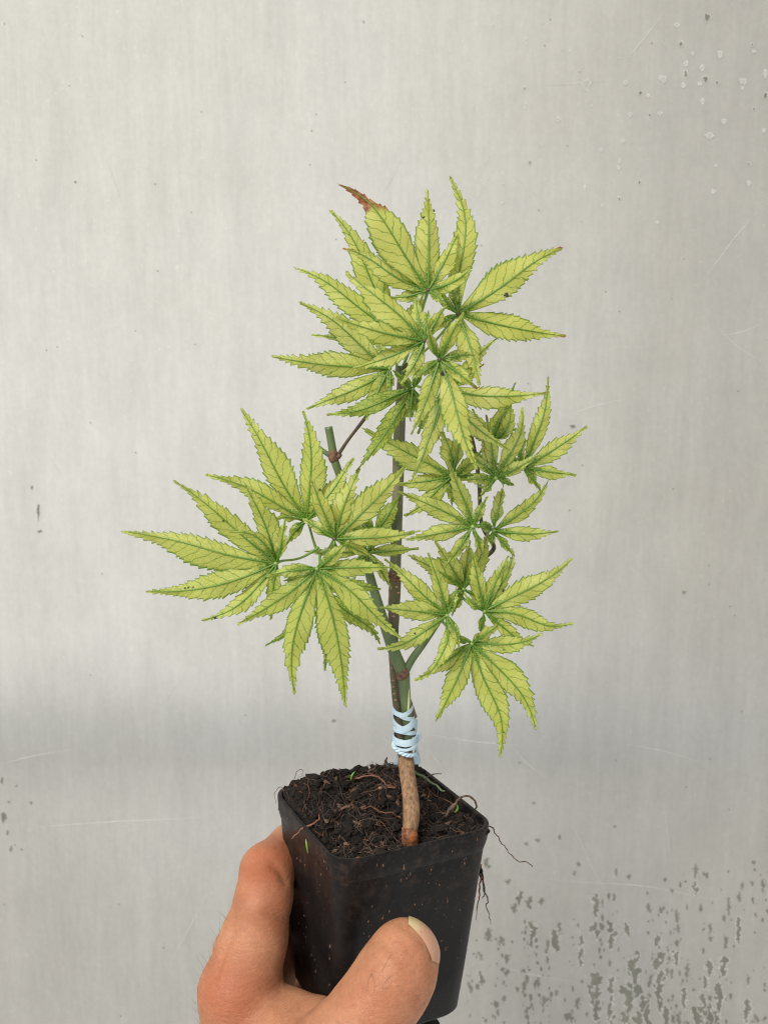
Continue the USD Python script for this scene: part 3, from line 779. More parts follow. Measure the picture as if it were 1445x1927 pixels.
rel_ = HV / 1000 - CAM
dep_ = rel_ @ FWD
hpx, hpy = CX + F_PX * (rel_ @ RIGHT) / dep_, CY - F_PX * (rel_ @ UP) / dep_
hn2 = tm.vertex_normals
cand = np.where((np.abs(hn2 @ FWD) < 0.35) & (hn2 @ RIGHT < -0.5) & (hpy > 1690) & (hpy < 1935) & (hpx < 450))[0]
rh = np.random.default_rng(3)
for k in rh.choice(cand, min(46, len(cand)), replace=False):
    p0 = HV[k] / 1000
    L_ = (2.5 + 3.5 * rh.random()) / 1000
    dr = hn2[k] * 0.35 + UP * (0.5 + 0.4 * rh.random()) + RIGHT * rh.normal() * 0.25
    obj('hair', tube([p0, p0 + dr * L_ * 0.5, p0 + dr * L_ - RIGHT * 0.0006 * rh.random()], [0.045, 0.04, 0.015], n=6, sides=4), 'hair_dark', hand)

# ------------------------------------------------------------------ the maple
OB = (STEM_Y - at_z(771, 1590, -6.0)[1]) * 1000
print('trunk base off', OB, to_pot(at_z(771, 1590, -6.0)))
maple = thing('maple_sapling')
tag(maple, 'grafted maple sapling with pale yellow-green leaves veined in darker green', 'sapling')


def stem(name, pts, rad, material, n=40, sides=14, bump=0.05, parent=None, seed=0):
    v, f = tube([at(*p) for p in pts], rad, n=n, sides=sides)
    c = meshkit.fbm(v * 420, 3, seed) - 0.5
    mid = curve([at(*p) for p in pts], n)
    k = np.clip(np.arange(len(v)) // sides, 0, n - 1)
    dirv = v - mid[k]
    L = np.linalg.norm(dirv, axis=1, keepdims=True) + 1e-9
    return obj(name, (v + dirv / L * (c * 2 * bump * np.mean(rad) / 1000)[:, None], f), material, parent or maple)


stem('root_collar', [(770, 1618, OB), (771, 1590, OB), (771, 1575, OB), (771, 1558, OB - 1)], [3.4, 3.15, 3.1, 3.05], 'bark_orange', bump=0.2, seed=4)
trunk = stem('trunk', [(772, 1562, OB - 1), (774, 1530, OB - 3), (771, 1490, OB * .55 + 1), (766, 1455, OB * .25 + 2), (763, 1428, 3)], [2.95, 3.25, 3.1, 3.05, 3.2], 'bark_tan', bump=0.05, n=60, seed=2)
rs = stem('rootstock_stem', [(766, 1440, 2), (758, 1390, 1), (748, 1330, 0), (742, 1270, 0), (740, 1200, -1), (742, 1130, -1), (744, 1075, -1)], [3.0, 2.7, 1.75, 1.75, 2.0, 2.35, 2.35], 'bark_olive', n=80, bump=0.08, seed=3)
stem('upper_stem', [(743, 1090, -1), (746, 1000, -1), (749, 900, -2), (752, 800, -3), (756, 720, -3), (757, 688, -3)], [2.2, 2.2, 2.15, 2.3, 2.0, 1.7], 'bark_grey_green', n=60, bump=0.04, seed=5)
stem('leaf_scar', [(743, 1096, -1), (743, 1086, -1), (743, 1074, -1)], [2.3, 2.75, 2.45], 'node_brown', n=12, bump=0.3, seed=6)
stem('bud', [(736, 1084, 0), (732, 1078, 1)], [0.9, 0.5], 'node_brown', n=6, bump=0.3)
scion = stem('scion_stem', [(769, 1400, 5), (766, 1350, 5), (762, 1300, 5), (760, 1268, 5)], [1.4, 2.0, 2.05, 2.3], 'stem_green', n=30, bump=0.02)
stem('graft_tongue', [(778, 1350, 2), (772, 1325, 3), (770, 1310, 3.5)], [1.5, 1.1, 0.3], 'bark_olive', n=12, bump=0.05)
stem('cut_wood', [(767, 1345, 6.8), (769, 1320, 6.6), (769, 1296, 6.3)], [0.35, 0.55, 0.15], 'stem_cut', n=12, bump=0.02)
stem('graft_node', [(759, 1278, 5), (758, 1268, 5), (757, 1256, 5)], [2.25, 2.75, 2.5], 'node_brown', n=12, bump=0.3, seed=8)
br1 = stem('branch', [(757, 1264, 5), (741, 1225, 5), (722, 1170, 4), (704, 1112, 2), (684, 1040, 0), (662, 960, -2), (643, 905, -3), (628, 862, -3)], [2.4, 2.2, 1.9, 1.75, 1.6, 1.5, 1.5, 1.55], 'stem_green', n=60, bump=0.02)
stem('branch', [(762, 1266, 5), (776, 1240, 5), (795, 1214, 5), (828, 1165, 4), (862, 1115, 3), (893, 1070, 2), (916, 1045, 1)], [1.5, 1.45, 1.3, 1.15, 1.0, 0.95, 0.9], 'stem_green', n=40, bump=0.02)
stem('twig', [(914, 1047, 1), (929, 1032, 1), (912, 1000, 3), (903, 955, 3), (902, 915, 2), (893, 850, 0), (880, 790, -2)], [0.9, 0.85, 0.75, 0.75, 0.8, 0.8, 0.6], 'twig_brown', n=40, bump=0.06)
stem('cut_stub', [(629, 866, -3), (624, 836, -3), (618, 803, -3)], [1.7, 1.5, 1.5], 'stem_green', n=14, bump=0.02)
stem('twig', [(634, 860, -3), (655, 828, -2), (690, 782, 0), (715, 740, 3), (735, 700, 4)], [0.75, 0.6, 0.7, 0.55, 0.5], 'twig_brown', n=24, bump=0.05)
stem('twig', [(622, 858, -3), (610, 850, -3), (600, 842, -4), (585, 830, -6)], [0.95, 0.9, 0.8, 0.5], 'stem_green', n=14, bump=0.03)
stem('stub_node', [(630, 868, -3), (627, 858, -3), (625, 848, -3)], [1.75, 2.15, 1.8], 'node_brown', n=10, bump=0.25, seed=9)
stem('bud', [(636, 860, -2), (641, 856, -1)], [1.0, 0.6], 'node_brown', n=6, bump=0.3)
stem('twig', [(757, 700, -2), (763, 690, -1), (770, 680, 0)], [0.7, 0.6, 0.4], 'twig_brown', n=8)
stem('twig', [(756, 712, -2), (765, 700, 3), (776, 668, 10), (800, 640, 14)], [0.6, 0.6, 0.5, 0.4], 'twig_brown', n=14)
le = []
for (x, y) in [(737, 1258), (739, 1281), (741, 1293), (743, 1306), (745, 1318), (740, 1236), (745, 1140), (748, 1116), (741, 1160), (749, 1365), (752, 1352), (738, 1200), (746, 1105), (735, 1225)]:
    c = at(x + rng.normal() * 1.5, y, 1.75 + (0.5 if y < 1240 else 0))
    le.append(blob(c, 0.55, int(y), 1, 0.35, (1.1, 0.45, 0.75)))
for l_ in le:
    obj('lenticel', l_, 'lenticel', maple)

# leaves: c = centre, lobes = tips with points along their midribs, read from enlarged quarters of the photograph
REG = {1: (480, 300, 640 / 1445), 2: (200, 740, 600 / 1445), 3: (660, 680, 480 / 1445), 4: (660, 1020, 480 / 1445)}
LEAVES = [
    # region, centre, offset towards us (mm), material, petiole target (photograph px, off), lobes: (points..., {options})
    (1, (735, 555), 24, 'leaf_lime', (757, 692, -2), [[(620, 380), (480, 180), (350, 103), {'b': 0.66, 'w': .13}], [(738, 330), (733, 122), {'w': .13, 'd': -4}], [(800, 440), (862, 312), {'w': .15, 'd': -6}], [(600, 500), (470, 412), (370, 375), {'b': .9, 'w': .10}], [(850, 515), (925, 455), {'w': .16, 'd': 8}], [(765, 575), (812, 615), {'w': .2, 'd': 7}], [(640, 582), (560, 585), {'w': .14, 'd': -5}]]),
    (1, (862, 655), 19, 'leaf_lime', (758, 690, -2), [[(868, 480), (893, 260), (825, 70), {'w': .085, 'd': -6}], [(1060, 530), (1180, 440), (1310, 372), {'b': .95, 'w': .13}], [(1050, 705), (1320, 752), {'b': .94, 'w': .125}], [(915, 800), (955, 960), {'w': .15, 'd': 10}], [(810, 600), (770, 545), {'w': .15, 'd': -4}], [(840, 560), (820, 480), {'w': .12, 'd': -6}], [(800, 690), (740, 740), {'w': .14, 'd': -6}]]),
    (1, (718, 770), 38, 'leaf_lime', (757, 700, -1), [[(600, 650), (480, 555), (385, 475), {'w': .145}], [(540, 735), (340, 672), {'w': .12}], [(570, 838), (415, 890), {'w': .125}], [(680, 860), (620, 955), {'w': .15, 'd': 4}], [(692, 665), (685, 590), {'w': .22, 'd': -6, 'b': .97}], [(765, 690), (812, 620), {'w': .16, 'd': -5, 'b': .97}], [(725, 700), (735, 640), {'w': .2, 'd': -3}]]),
    (1, (783, 850), 46, 'leaf_lime', (760, 700, 0), [[(830, 750), (888, 645), {'w': .14, 'd': 9}], [(755, 790), (730, 700), {'w': .13, 'd': 8}], [(725, 895), (670, 930), {'w': .18}], [(740, 980), (700, 1090), (660, 1170), {'w': .12, 'd': 6}], [(835, 990), (880, 1160), (945, 1320), {'w': .115, 'd': 9}], [(860, 905), (945, 975), {'w': .16, 'b': .86, 'd': 3}], [(850, 835), (935, 830), {'w': .16, 'd': -3}]]),
    (1, (572, 888), 10, 'leaf_net', (690, 782, 0), [[(480, 820), (340, 690), (185, 605), {'w': .115}], [(440, 882), (260, 868), (65, 835), {'w': .105}], [(470, 955), (340, 1010), (215, 1060), {'w': .11}], [(510, 1010), (470, 1110), {'w': .17, 'd': 7}], [(574, 940), (578, 1000), {'w': .17, 'd': 4}], [(380, 770), (235, 745), {'w': .06, 'd': -8}], [(545, 830), (500, 740), {'w': .15, 'd': -4}]]),
    (1, (610, 745), 5, 'leaf_net', (745, 705, 0), [[(430, 620), (310, 525), (165, 455), {'w': .11}], [(500, 530), (410, 330), (315, 210), {'w': .10}], [(560, 640), (545, 500), {'w': .13}], [(500, 760), (420, 770), {'w': .14}], [(680, 640), (720, 560), {'w': .15}], [(590, 820), (570, 880), {'w': .15}]]),
    (1, (670, 975), 16, 'leaf_green', (757, 700, -1), [[(600, 1000), (460, 1060), (300, 1085), {'w': .10, 'b': .96}], [(600, 1090), (520, 1210), (425, 1330), {'w': .09, 'b': .97, 'd': 12}], [(662, 1050), (660, 1115), {'w': .2, 'd': 5}], [(625, 935), (585, 895), {'w': .2}], [(710, 1080), (690, 1170), {'w': .14, 'd': -3}], [(640, 1050), (560, 1160), {'w': .14, 'd': 2}], [(690, 925), (700, 880), {'w': .2, 'd': -3}]]),
    (1, (800, 965), 27, 'leaf_lime', (757, 710, 0), [[(930, 1000), (1080, 1005), (1240, 993), {'w': .11, 'b': .96}], [(910, 1110), (1010, 1190), (1095, 1242), {'w': .09, 'd': 6}], [(900, 890), (965, 815), (1030, 757), {'w': .09, 'd': -10}], [(765, 1130), (700, 1290), {'w': .12, 'd': 6}], [(740, 1180), (660, 1380), {'w': .08, 'd': 9}], [(860, 1090), (930, 1230), {'w': .1, 'd': -4}], [(880, 930), (970, 870), {'w': .15, 'b': .8, 'd': -5}]]),
    (3, (575, 650), 8, 'leaf_net', (893, 850, 0), [[(440, 580), (250, 480), (60, 375), {'w': .125, 'b': .97}], [(420, 680), (260, 695), {'w': .16}], [(480, 740), (410, 810), (300, 875), {'w': .14}], [(560, 500), (500, 370), {'w': .18, 'd': -4}], [(578, 730), (575, 820), {'w': .18}], [(670, 585), (755, 490), {'w': .17, 'd': 5}], [(660, 650), (740, 640), {'w': .17, 'd': -4}], [(610, 480), (640, 350), {'w': .13, 'd': -5}]]),
    (3, (820, 660), 19, 'leaf_net', (900, 915, 2), [[(905, 520), (965, 390), (970, 260), {'w': .115}], [(720, 665), (622, 672), {'w': .17}], [(775, 715), (725, 778), {'w': .16}], [(870, 680), (930, 706), {'w': .17}], [(940, 605), (1058, 530), {'w': .13, 'd': 5}], [(775, 520), (735, 400), {'w': .12, 'd': -3}], [(800, 500), (765, 300), {'w': .11, 'b': .9, 'd': -4}], [(740, 580), (660, 520), {'w': .14, 'd': -4}]]),
    (3, (982, 600), 7, 'leaf_net', (893, 850, 0), [[(1040, 450), (1100, 270), (1120, 82), {'w': .085}], [(1150, 500), (1340, 368), {'w': .125}], [(1120, 625), (1282, 645), {'w': .13}], [(1030, 665), (1078, 735), {'w': .17}], [(960, 520), (1000, 440), {'w': .13, 'd': -4}], [(930, 560), (880, 500), {'w': .14, 'd': -5}]]),
    (3, (800, 440), 3, 'leaf_net', (880, 790, -2), [[(850, 320), (900, 255), {'w': .2}], [(880, 380), (908, 235), {'w': .17, 'd': -3}], [(870, 410), (930, 385), {'w': .2}], [(910, 180), (935, 115), {'w': .08, 'd': -6}], [(730, 350), (690, 270), {'w': .15}], [(730, 430), (660, 400), {'w': .15}]]),
    (3, (690, 935), 20, 'leaf_net', (903, 970, 3), [[(560, 865), (420, 800), (262, 735), {'w': .115}], [(520, 970), (310, 1012), {'w': .125}], [(620, 1050), (530, 1172), {'w': .115}], [(720, 1020), (752, 1112), {'w': .13}], [(728, 850), (772, 768), {'w': .15}], [(650, 810), (600, 690), (550, 560), {'w': .12, 'd': 4}], [(740, 930), (790, 920), {'w': .2, 'd': -4}]]),
    (3, (808, 957), 14, 'leaf_net', (905, 990, 3), [[(840, 820), (866, 690), {'w': .16}], [(960, 860), (1060, 770), (1125, 662), {'w': .105}], [(1000, 978), (1182, 963), {'w': .115}], [(865, 1030), (932, 1108), {'w': .12}], [(800, 1010), (800, 1050), {'w': .2}], [(770, 930), (735, 905), {'w': .25}]]),
    (3, (640, 1290), 7, 'leaf_net', (916, 1045, 1), [[(560, 1150), (475, 1020), {'w': .16}], [(480, 1180), (320, 1098), {'w': .16}], [(655, 1140), (680, 1010), {'w': .16}], [(715, 1150), (785, 950), {'w': .14}], [(710, 1330), (760, 1380), {'w': .15}], [(570, 1350), (530, 1420), {'w': .15}], [(590, 1400), (570, 1440), {'w': .15}]]),
    (4, (755, 392), 21, 'leaf_net', (862, 1115, 3), [[(720, 220), (685, 42), {'w': .125, 'd': 5}], [(810, 250), (895, 75), {'w': .11}], [(840, 260), (905, 130), (918, 30), {'w': .11, 'd': -4}], [(980, 280), (1140, 190), (1255, 90), {'w': .115}], [(960, 415), (1120, 475), (1265, 462), {'w': .11}], [(860, 480), (950, 550), (1038, 592), {'w': .11}], [(690, 345), (638, 288), {'w': .16}], [(745, 450), (735, 520), {'w': .17, 'd': -4}]]),
    (4, (545, 415), 27, 'leaf_net', (828, 1165, 4), [[(400, 290), (300, 190), (190, 95), {'w': .11}], [(350, 390), (160, 372), {'w': .155}], [(410, 510), (280, 585), (145, 608), {'w': .105}], [(500, 240), (435, 60), {'w': .115, 'd': 5}], [(580, 320), (602, 250), {'w': .18}], [(545, 560), (490, 680), (430, 772), {'w': .115, 'd': 5}], [(590, 500), (615, 602), {'w': .14, 'd': 3}]]),
    (4, (685, 575), 24, 'leaf_net', (828, 1165, 4), [[(600, 780), (480, 1018), {'w': .13}], [(760, 790), (850, 1000), (845, 1222), {'w': .12}], [(880, 760), (990, 900), (1050, 1066), {'w': .125}], [(560, 665), (450, 735), (358, 790), {'w': .115}], [(770, 520), (855, 455), {'w': .2, 'd': 7}], [(860, 580), (980, 565), (1085, 518), {'w': .125}], [(620, 560), (565, 585), {'w': .17}]]),
    (2, (770, 770), 28, 'leaf_net', (600, 1030, 12), [[(560, 735), (330, 672), (70, 625), {'w': .10}], [(610, 640), (450, 500), (305, 392), {'w': .105}], [(720, 600), (620, 400), {'w': .13, 'd': 8}], [(795, 670), (810, 565), {'w': .14, 'd': 4}], [(620, 835), (400, 890), (178, 900), {'w': .10}], [(660, 905), (550, 990), (430, 1030), {'w': .10}], [(758, 870), (745, 1030), {'w': .14, 'd': -4}], [(670, 645), (555, 630), {'w': .09, 'd': 9}]]),
    (2, (908, 575), 16, 'leaf_net', (598, 1040, 10), [[(800, 410), (690, 200), (605, 65), {'w': .11}], [(925, 390), (925, 230), (890, 75), {'w': .125}], [(780, 505), (620, 420), (447, 368), {'w': .10}], [(1010, 460), (1120, 290), {'w': .125}], [(830, 560), (750, 575), {'w': .16, 'd': -4}], [(860, 620), (815, 690), {'w': .17, 'd': -4}], [(890, 590), (830, 640), {'w': .2}]]),
    (2, (1035, 660), 31, 'leaf_lime', (600, 1040, 10), [[(985, 540), (920, 370), {'w': .13, 'd': 6}], [(1080, 500), (1150, 335), {'w': .14}], [(1140, 560), (1260, 440), (1375, 310), {'w': .125}], [(1200, 655), (1320, 645), (1428, 624), {'w': .115}], [(960, 610), (885, 568), {'w': .15}], [(1120, 700), (1220, 760), {'w': .13, 'd': -5}], [(1030, 690), (1040, 720), {'w': .25, 'd': -3}]]),
    (2, (955, 795), 41, 'leaf_net', (602, 1042, 10), [[(820, 910), (595, 1048), {'w': .115}], [(880, 1000), (840, 1180), (852, 1372), {'w': .105}], [(1010, 960), (1060, 1190), (1085, 1427), {'w': .11}], [(1100, 890), (1220, 1010), (1338, 1110), {'w': .125}], [(1130, 790), (1300, 790), {'w': .125}], [(1030, 735), (1100, 668), {'w': .17, 'd': 5}], [(850, 803), (725, 828), {'w': .13}]]),
    (2, (1180, 722), 11, 'leaf_net', (684, 1040, 0), [[(1290, 715), (1420, 705), {'w': .12}], [(1240, 800), (1292, 890), {'w': .13}], [(1060, 720), (895, 718), {'w': .09}], [(1120, 650), (1080, 600), {'w': .15}], [(1230, 650), (1290, 600), {'w': .15}], [(1130, 780), (1090, 830), {'w': .15}]]),
    (2, (960, 890), 22, 'leaf_green', (684, 1040, 0), [[(850, 1060), (720, 1145), {'w': .08, 'd': -6}], [(990, 1080), (992, 1258), {'w': .10, 'd': -6}], [(1120, 1010), (1200, 1070), (1242, 1142), {'w': .11, 'd': -4}], [(1090, 870), (1250, 890), {'w': .13, 'd': -5}], [(880, 850), (800, 850), {'w': .15, 'd': -5}]]),
    (2, (1215, 640), 5, 'leaf_green', (662, 960, -2), [[(1270, 560), (1330, 460), {'w': .19}], [(1170, 560), (1180, 420), {'w': .14}], [(1130, 620), (1060, 560), {'w': .15}], [(1290, 660), (1360, 640), {'w': .14}], [(1200, 700), (1180, 760), {'w': .15}]]),
]
PROF_S = [0, .05, .12, .2, .3, .38, .46, .54, .62, .70, .78, .87, .95, 1.0]
PROF_W = [.16, .24, .40, .60, .85, .97, 1.0, .92, .74, .53, .35, .21, .11, .02]


def lobe(P3, hw, up, rs, tooth=3.0, brown_from=9.9, fold=0.18):
    """One serrated lobe along the midrib P3 (metres), half width hw (metres). Returns vertices, quads, st, edge, brown."""
    mid = curve(P3, 200)
    seg = np.r_[0, np.cumsum(np.linalg.norm(np.diff(mid, axis=0), axis=1))]
    L = seg[-1]
    nt = max(5, int(round(L * 1000 / tooth * 0.9)))
    tt = np.linspace(0.16, 0.985, nt + 1)
    tt[1:-1] += rs.normal(size=nt - 1) * 0.2 * (tt[1] - tt[0])
    sv, amp, shf = [0.0, 0.06, 0.11], [0, 0, 0], [0, 0, 0]
    for a, b in zip(tt[:-1], tt[1:]):
        w = b - a
        big = 0.25 + 1.0 * rs.random()
        sv += [a, a + 0.35 * w, a + 0.7 * w, a + 0.93 * w]
        amp += [-0.45 * big, -0.05, 0.75 * big, 0.30 * big]
        shf += [0, 0.0, 0.30 * w, 0.1 * w]
    sv += [0.993, 1.0]; amp += [0, 0]; shf += [0, 0]
    sv, amp, shf = map(np.array, (sv, amp, shf))
    amp = amp * np.clip((sv - 0.12) / 0.2, 0, 1)
    ip = lambda s: np.stack([np.interp(s * L, seg, mid[:, k]) for k in range(3)], -1)
    tan = np.gradient(mid, axis=0); tan /= np.linalg.norm(tan, axis=1, keepdims=True)
    cols = np.array([-1, -.72, -.4, -.14, 0, .14, .4, .72, 1.0])
    V, ST, E, B = [], [], [], []
    asym = 1 + 0.10 * rs.normal()
    tamp = min(0.15 * hw, 0.00075) + 0.00012
    ph = rs.random() * 6
    for i, s in enumerate(sv):
        w0 = np.interp(s, PROF_S, PROF_W) * hw
        for c in cols:
            a = abs(c)
            e = a ** 2.2
            side = asym if c > 0 else 2 - asym
            j = i
            ww = max(w0 * side + tamp * amp[j] * e * min(1, w0 / (0.25 * hw)), 0.00004)
            ss = min(1.0, s + shf[j] * e)
            p = ip(np.array([ss]))[0]
            t = np.array([np.interp(ss * L, seg, tan[:, k]) for k in range(3)])
            b = np.cross(t, up); b /= np.linalg.norm(b)
            n = np.cross(b, t)
            wav = 0.0007 * math.sin(ss * 15 + ph + (1.5 if c > 0 else 0)) * a
            curl = 1 - 0.38 * np.clip((ss - brown_from) / 0.08, 0, 1) if brown_from < 0.85 else 1.0
            V.append(p + b * c * ww * curl + n * (-fold * a ** 1.2 * ww + wav))
            ST.append((ss * L * 1000, c * ww * 1000)); E.append(a)
            br = np.clip((ss + 0.07 * c * math.sin(23 * ss + ph) - brown_from) / 0.06, 0, 1)
            B.append(br)
    return np.array(V), grid_faces(len(sv), len(cols)), ST, E, B, (mid, L)


LM = []
for li, (reg, c, off, material, pet, lobes) in enumerate(LEAVES):
    ox, oy, sc = REG[reg]
    rs_ = np.random.default_rng(100 + li)
    full = lambda q: (ox + q[0] * sc, oy + q[1] * sc)
    C = at(*full(c), off)
    tilt = rs_.normal(size=3) * 0.12
    ms, st, ed, br, vein = [], [], [], [], []
    spotlist = []
    for k, lb in enumerate(lobes):
        opt = lb[-1] if isinstance(lb[-1], dict) else {}
        pts = [q for q in lb if not isinstance(q, dict)]
        dt = opt.get('d', rs_.normal() * 2.5 - 1.0)
        allq = [c] + pts
        cum = np.r_[0, np.cumsum([math.dist(a, b) for a, b in zip(allq[:-1], allq[1:])])]
        lift = 0.04 * k - 0.1
        arch = 1.0 + rs_.random() * 1.6
        P3 = []
        for q, s in zip(allq, cum / cum[-1]):
            P3.append(at(*full(q), off + lift + dt * s ** 1.4 + arch * math.sin(math.pi * s)))
        P3 = np.array(P3)
        if len(P3) == 3 and cum[-1] * sc > 40:
            pass
        Llen = sum(np.linalg.norm(b - a) for a, b in zip(P3[:-1], P3[1:]))
        px_len = cum[-1] * sc
        hw = opt.get('w', .125) * px_len / F_PX * ((P3[0] - CAM) @ FWD)
        up = np.array([0, -1.0, 0]) + tilt + rs_.normal(size=3) * np.array([.17, 0, .17])
        up /= np.linalg.norm(up)
        v, f, s_, e_, b_, (mid, L) = lobe(P3, hw, up, rs_, tooth=2.3 + 0.9 * rs_.random(), brown_from=opt.get('b', 9.9), fold=0.12 + 0.18 * rs_.random())
        ms.append((v, f)); st += s_; ed += e_; br += b_
        vp = curve(P3, 26)
        vein.append(tube(vp[:25] - np.array([0, 0.00012, 0]), [0.36, 0.34, 0.27, 0.2, 0.09], sides=6, flat=0.7))
    V, Fq = join(ms)
    tone = 0.75 * rs_.random() ** 1.3
    LM.append((V, Fq))
    if material == 'leaf_net' and li % 2:
        material = 'leaf_soft'
    leaf = obj('leaf', (V, Fq), material, maple, uv=np.array(st) , prim={'edge': ed, 'brown': br, 'tone': np.full(len(V), tone)})
    for vv in vein:
        obj('vein', vv, 'vein_green', leaf)
    T = at(*pet)
    midp = (C + T) / 2 + np.array([0, 0.004, -0.002])
    obj('petiole', tube([C - np.array([0, 0.0004, 0]), C + (midp - C) * 0.25 + np.array([0, 0.002, 0]), midp, T], [0.62, 0.45, 0.45, 0.6], n=18, sides=8), 'petiole_green', leaf)
    obj('petiole_joint', blob(C - np.array([0, 0.0005, 0]), 0.75, li, 1, 0.2), 'twig_brown' if material == 'leaf_lime' else 'petiole_green', leaf)
LV, LF = join(LM)
alls = trimesh.Trimesh(LV, LF, process=False)
for (reg, x, y, r, off) in [(1, 803, 906, 1.1, 49), (1, 716, 245, .6, 27), (1, 758, 216, .5, 27), (1, 1066, 575, .9, 22), (2, 532, 578, .5, 31), (2, 372, 883, .5, 30), (2, 395, 880, .45, 30), (2, 357, 885, .45, 30), (2, 495, 1017, .7, 30), (3, 862, 1302, .75, 23), (3, 635, 1067, .45, 23), (4, 365, 520, .5, 31), (2, 968, 440, .8, 35)]:
    ox, oy, sc = REG[reg]
    dd = ray(ox + x * sc, oy + y * sc)
    loc = alls.ray.intersects_location(CAM[None], dd[None] / np.linalg.norm(dd), multiple_hits=False)[0]
    if len(loc):
        obj('black_speck', blob(loc[0], r * 0.85, int(x), 1, 0.8, (1, .22, 1)), 'black_spot', maple)

# ------------------------------------------------------------------ the blue rubber band around the graft
band = thing('grafting_band')
tag(band, 'pale blue rubber grafting strip criss-crossed and knotted around the stem', 'grafting strip')


def axis_at(py):
    return np.interp(py, [1320, 1350, 1380, 1400, 1425, 1450], [755.5, 759, 761.5, 763, 764.5, 765])


def ribbon(path, width, rx, ry, thick=0.25, w2=None):
    """path: (angle in turns from the left, 0.5 = right, front between; height px). A strip wound on the stems."""
    P = np.array(path, float)
    t = np.linspace(0, 1, 24 * len(P))
    a = np.interp(t, np.linspace(0, 1, len(P)), P[:, 0]) * 2 * np.pi
    yy = np.interp(t, np.linspace(0, 1, len(P)), P[:, 1])
    pts = []
    for A, y in zip(a, yy):
        c = at(axis_at(y), y, 3.2)
        pts.append(c + np.array([-math.cos(A) * rx, -math.sin(A) * ry, 0]) / 1000)
    pts = np.array(pts)
    V = []
    for p, A in zip(pts, a):
        n = np.array([-math.cos(A) / rx, -math.sin(A) / ry, 0]); n /= np.linalg.norm(n)
        for dz, dn in ((-.5, 0), (-.5, thick), (-.2, thick * 1.15), (.2, thick * 1.15), (.5, thick), (.5, 0)):
            V.append(p + np.array([0, 0, dz * width / 1000]) + n * dn / 1000)
    k = 6
    V = np.array(V)
    i, j = np.meshgrid(np.arange(len(pts) - 1), np.arange(k), indexing='ij')
    return V, np.stack([i * k + j, i * k + (j + 1) % k, (i + 1) * k + (j + 1) % k, (i + 1) * k + j], -1).reshape(-1, 4)


B = lambda zx, zy: (690 + zx / 8.38, 1230 + zy / 8.38)
obj('wrap', ribbon([(0, 1333), (.25, 1338), (.5, 1328), (.75, 1340), (1, 1352), (1.12, 1358), (1.25, 1364), (1.5, 1352)], 1.9, 4.0, 4.9), 'rubber_blue', band, smooth=40)
obj('wrap', ribbon([(0, 1328), (.25, 1342), (.5, 1354), (.75, 1348), (1.0, 1370), (1.25, 1362), (1.5, 1350)], 1.7, 3.8, 4.6), 'rubber_blue', band, smooth=40)
obj('wrap', ribbon([(0, 1368), (.25, 1370), (.5, 1378), (.75, 1376), (1, 1374)], 1.6, 4.0, 4.6), 'rubber_blue', band, smooth=40)
obj('wrap', ribbon([(0, 1370), (.25, 1367), (.5, 1356), (.75, 1362), (1, 1372)], 1.7, 4.1, 5.0), 'rubber_blue', band, smooth=40)
obj('wrap', ribbon([(-.1, 1388), (0, 1388), (.25, 1390), (.5, 1387), (.75, 1388), (.9, 1388)], 2.7, 4.4, 5.0, 0.4), 'rubber_blue', band, smooth=40)
obj('wrap', ribbon([(-.1, 1399), (.1, 1401), (.25, 1402), (.5, 1396), (.6, 1396)], 1.0, 4.5, 5.1, 0.5), 'rubber_blue', band, smooth=40)
cord = [at(*B(425, 1400), 4), at(*B(425, 1460), 6.5), at(*B(480, 1520), 7.3), at(*B(560, 1575), 7.6), at(*B(660, 1605), 7.2), at(*B(745, 1600), 5.5), at(*B(770, 1560), 1)]
cpts = curve(cord, 60)
for k in (0, 1):
    ph_ = np.linspace(0, 5.5 * 2 * np.pi, 60) + k * np.pi
    obj('twisted_cord', tube(cpts + 0.00042 * np.c_[np.cos(ph_) * .5, np.sin(ph_), np.cos(ph_)], [0.6, 0.62, 0.5], sides=8), 'rubber_blue', band)


def strap(pts, widths, n=16, thick=0.3):
    """A loose flat tail; pts are left and right edges (photograph px of the enlargement, off)."""
    l = curve([at(*B(a, b), o) for (a, b, o), _ in pts], n); r = curve([at(*B(a, b), o) for _, (a, b, o) in pts], n)
    g = (l[:, None] + (r - l)[:, None] * np.linspace(0, 1, 4)[None, :, None])
    fr = g.reshape(-1, 3); bk = fr + np.array([0, thick / 1000, 0])
    q = grid_faces(n, 4)
    N = len(fr)
    ed_ = []
    for i in range(n - 1):
        ed_ += [[i * 4, (i + 1) * 4, (i + 1) * 4 + N, i * 4 + N], [i * 4 + 3, i * 4 + 3 + N, (i + 1) * 4 + 3 + N, (i + 1) * 4 + 3]]
    ed_ += [[0, N, N + 3, 3], [(n - 1) * 4, (n - 1) * 4 + 3, N + (n - 1) * 4 + 3, N + (n - 1) * 4]]
    return np.vstack([fr, bk]), np.vstack([q, q[:, ::-1] + N, np.array(ed_)])


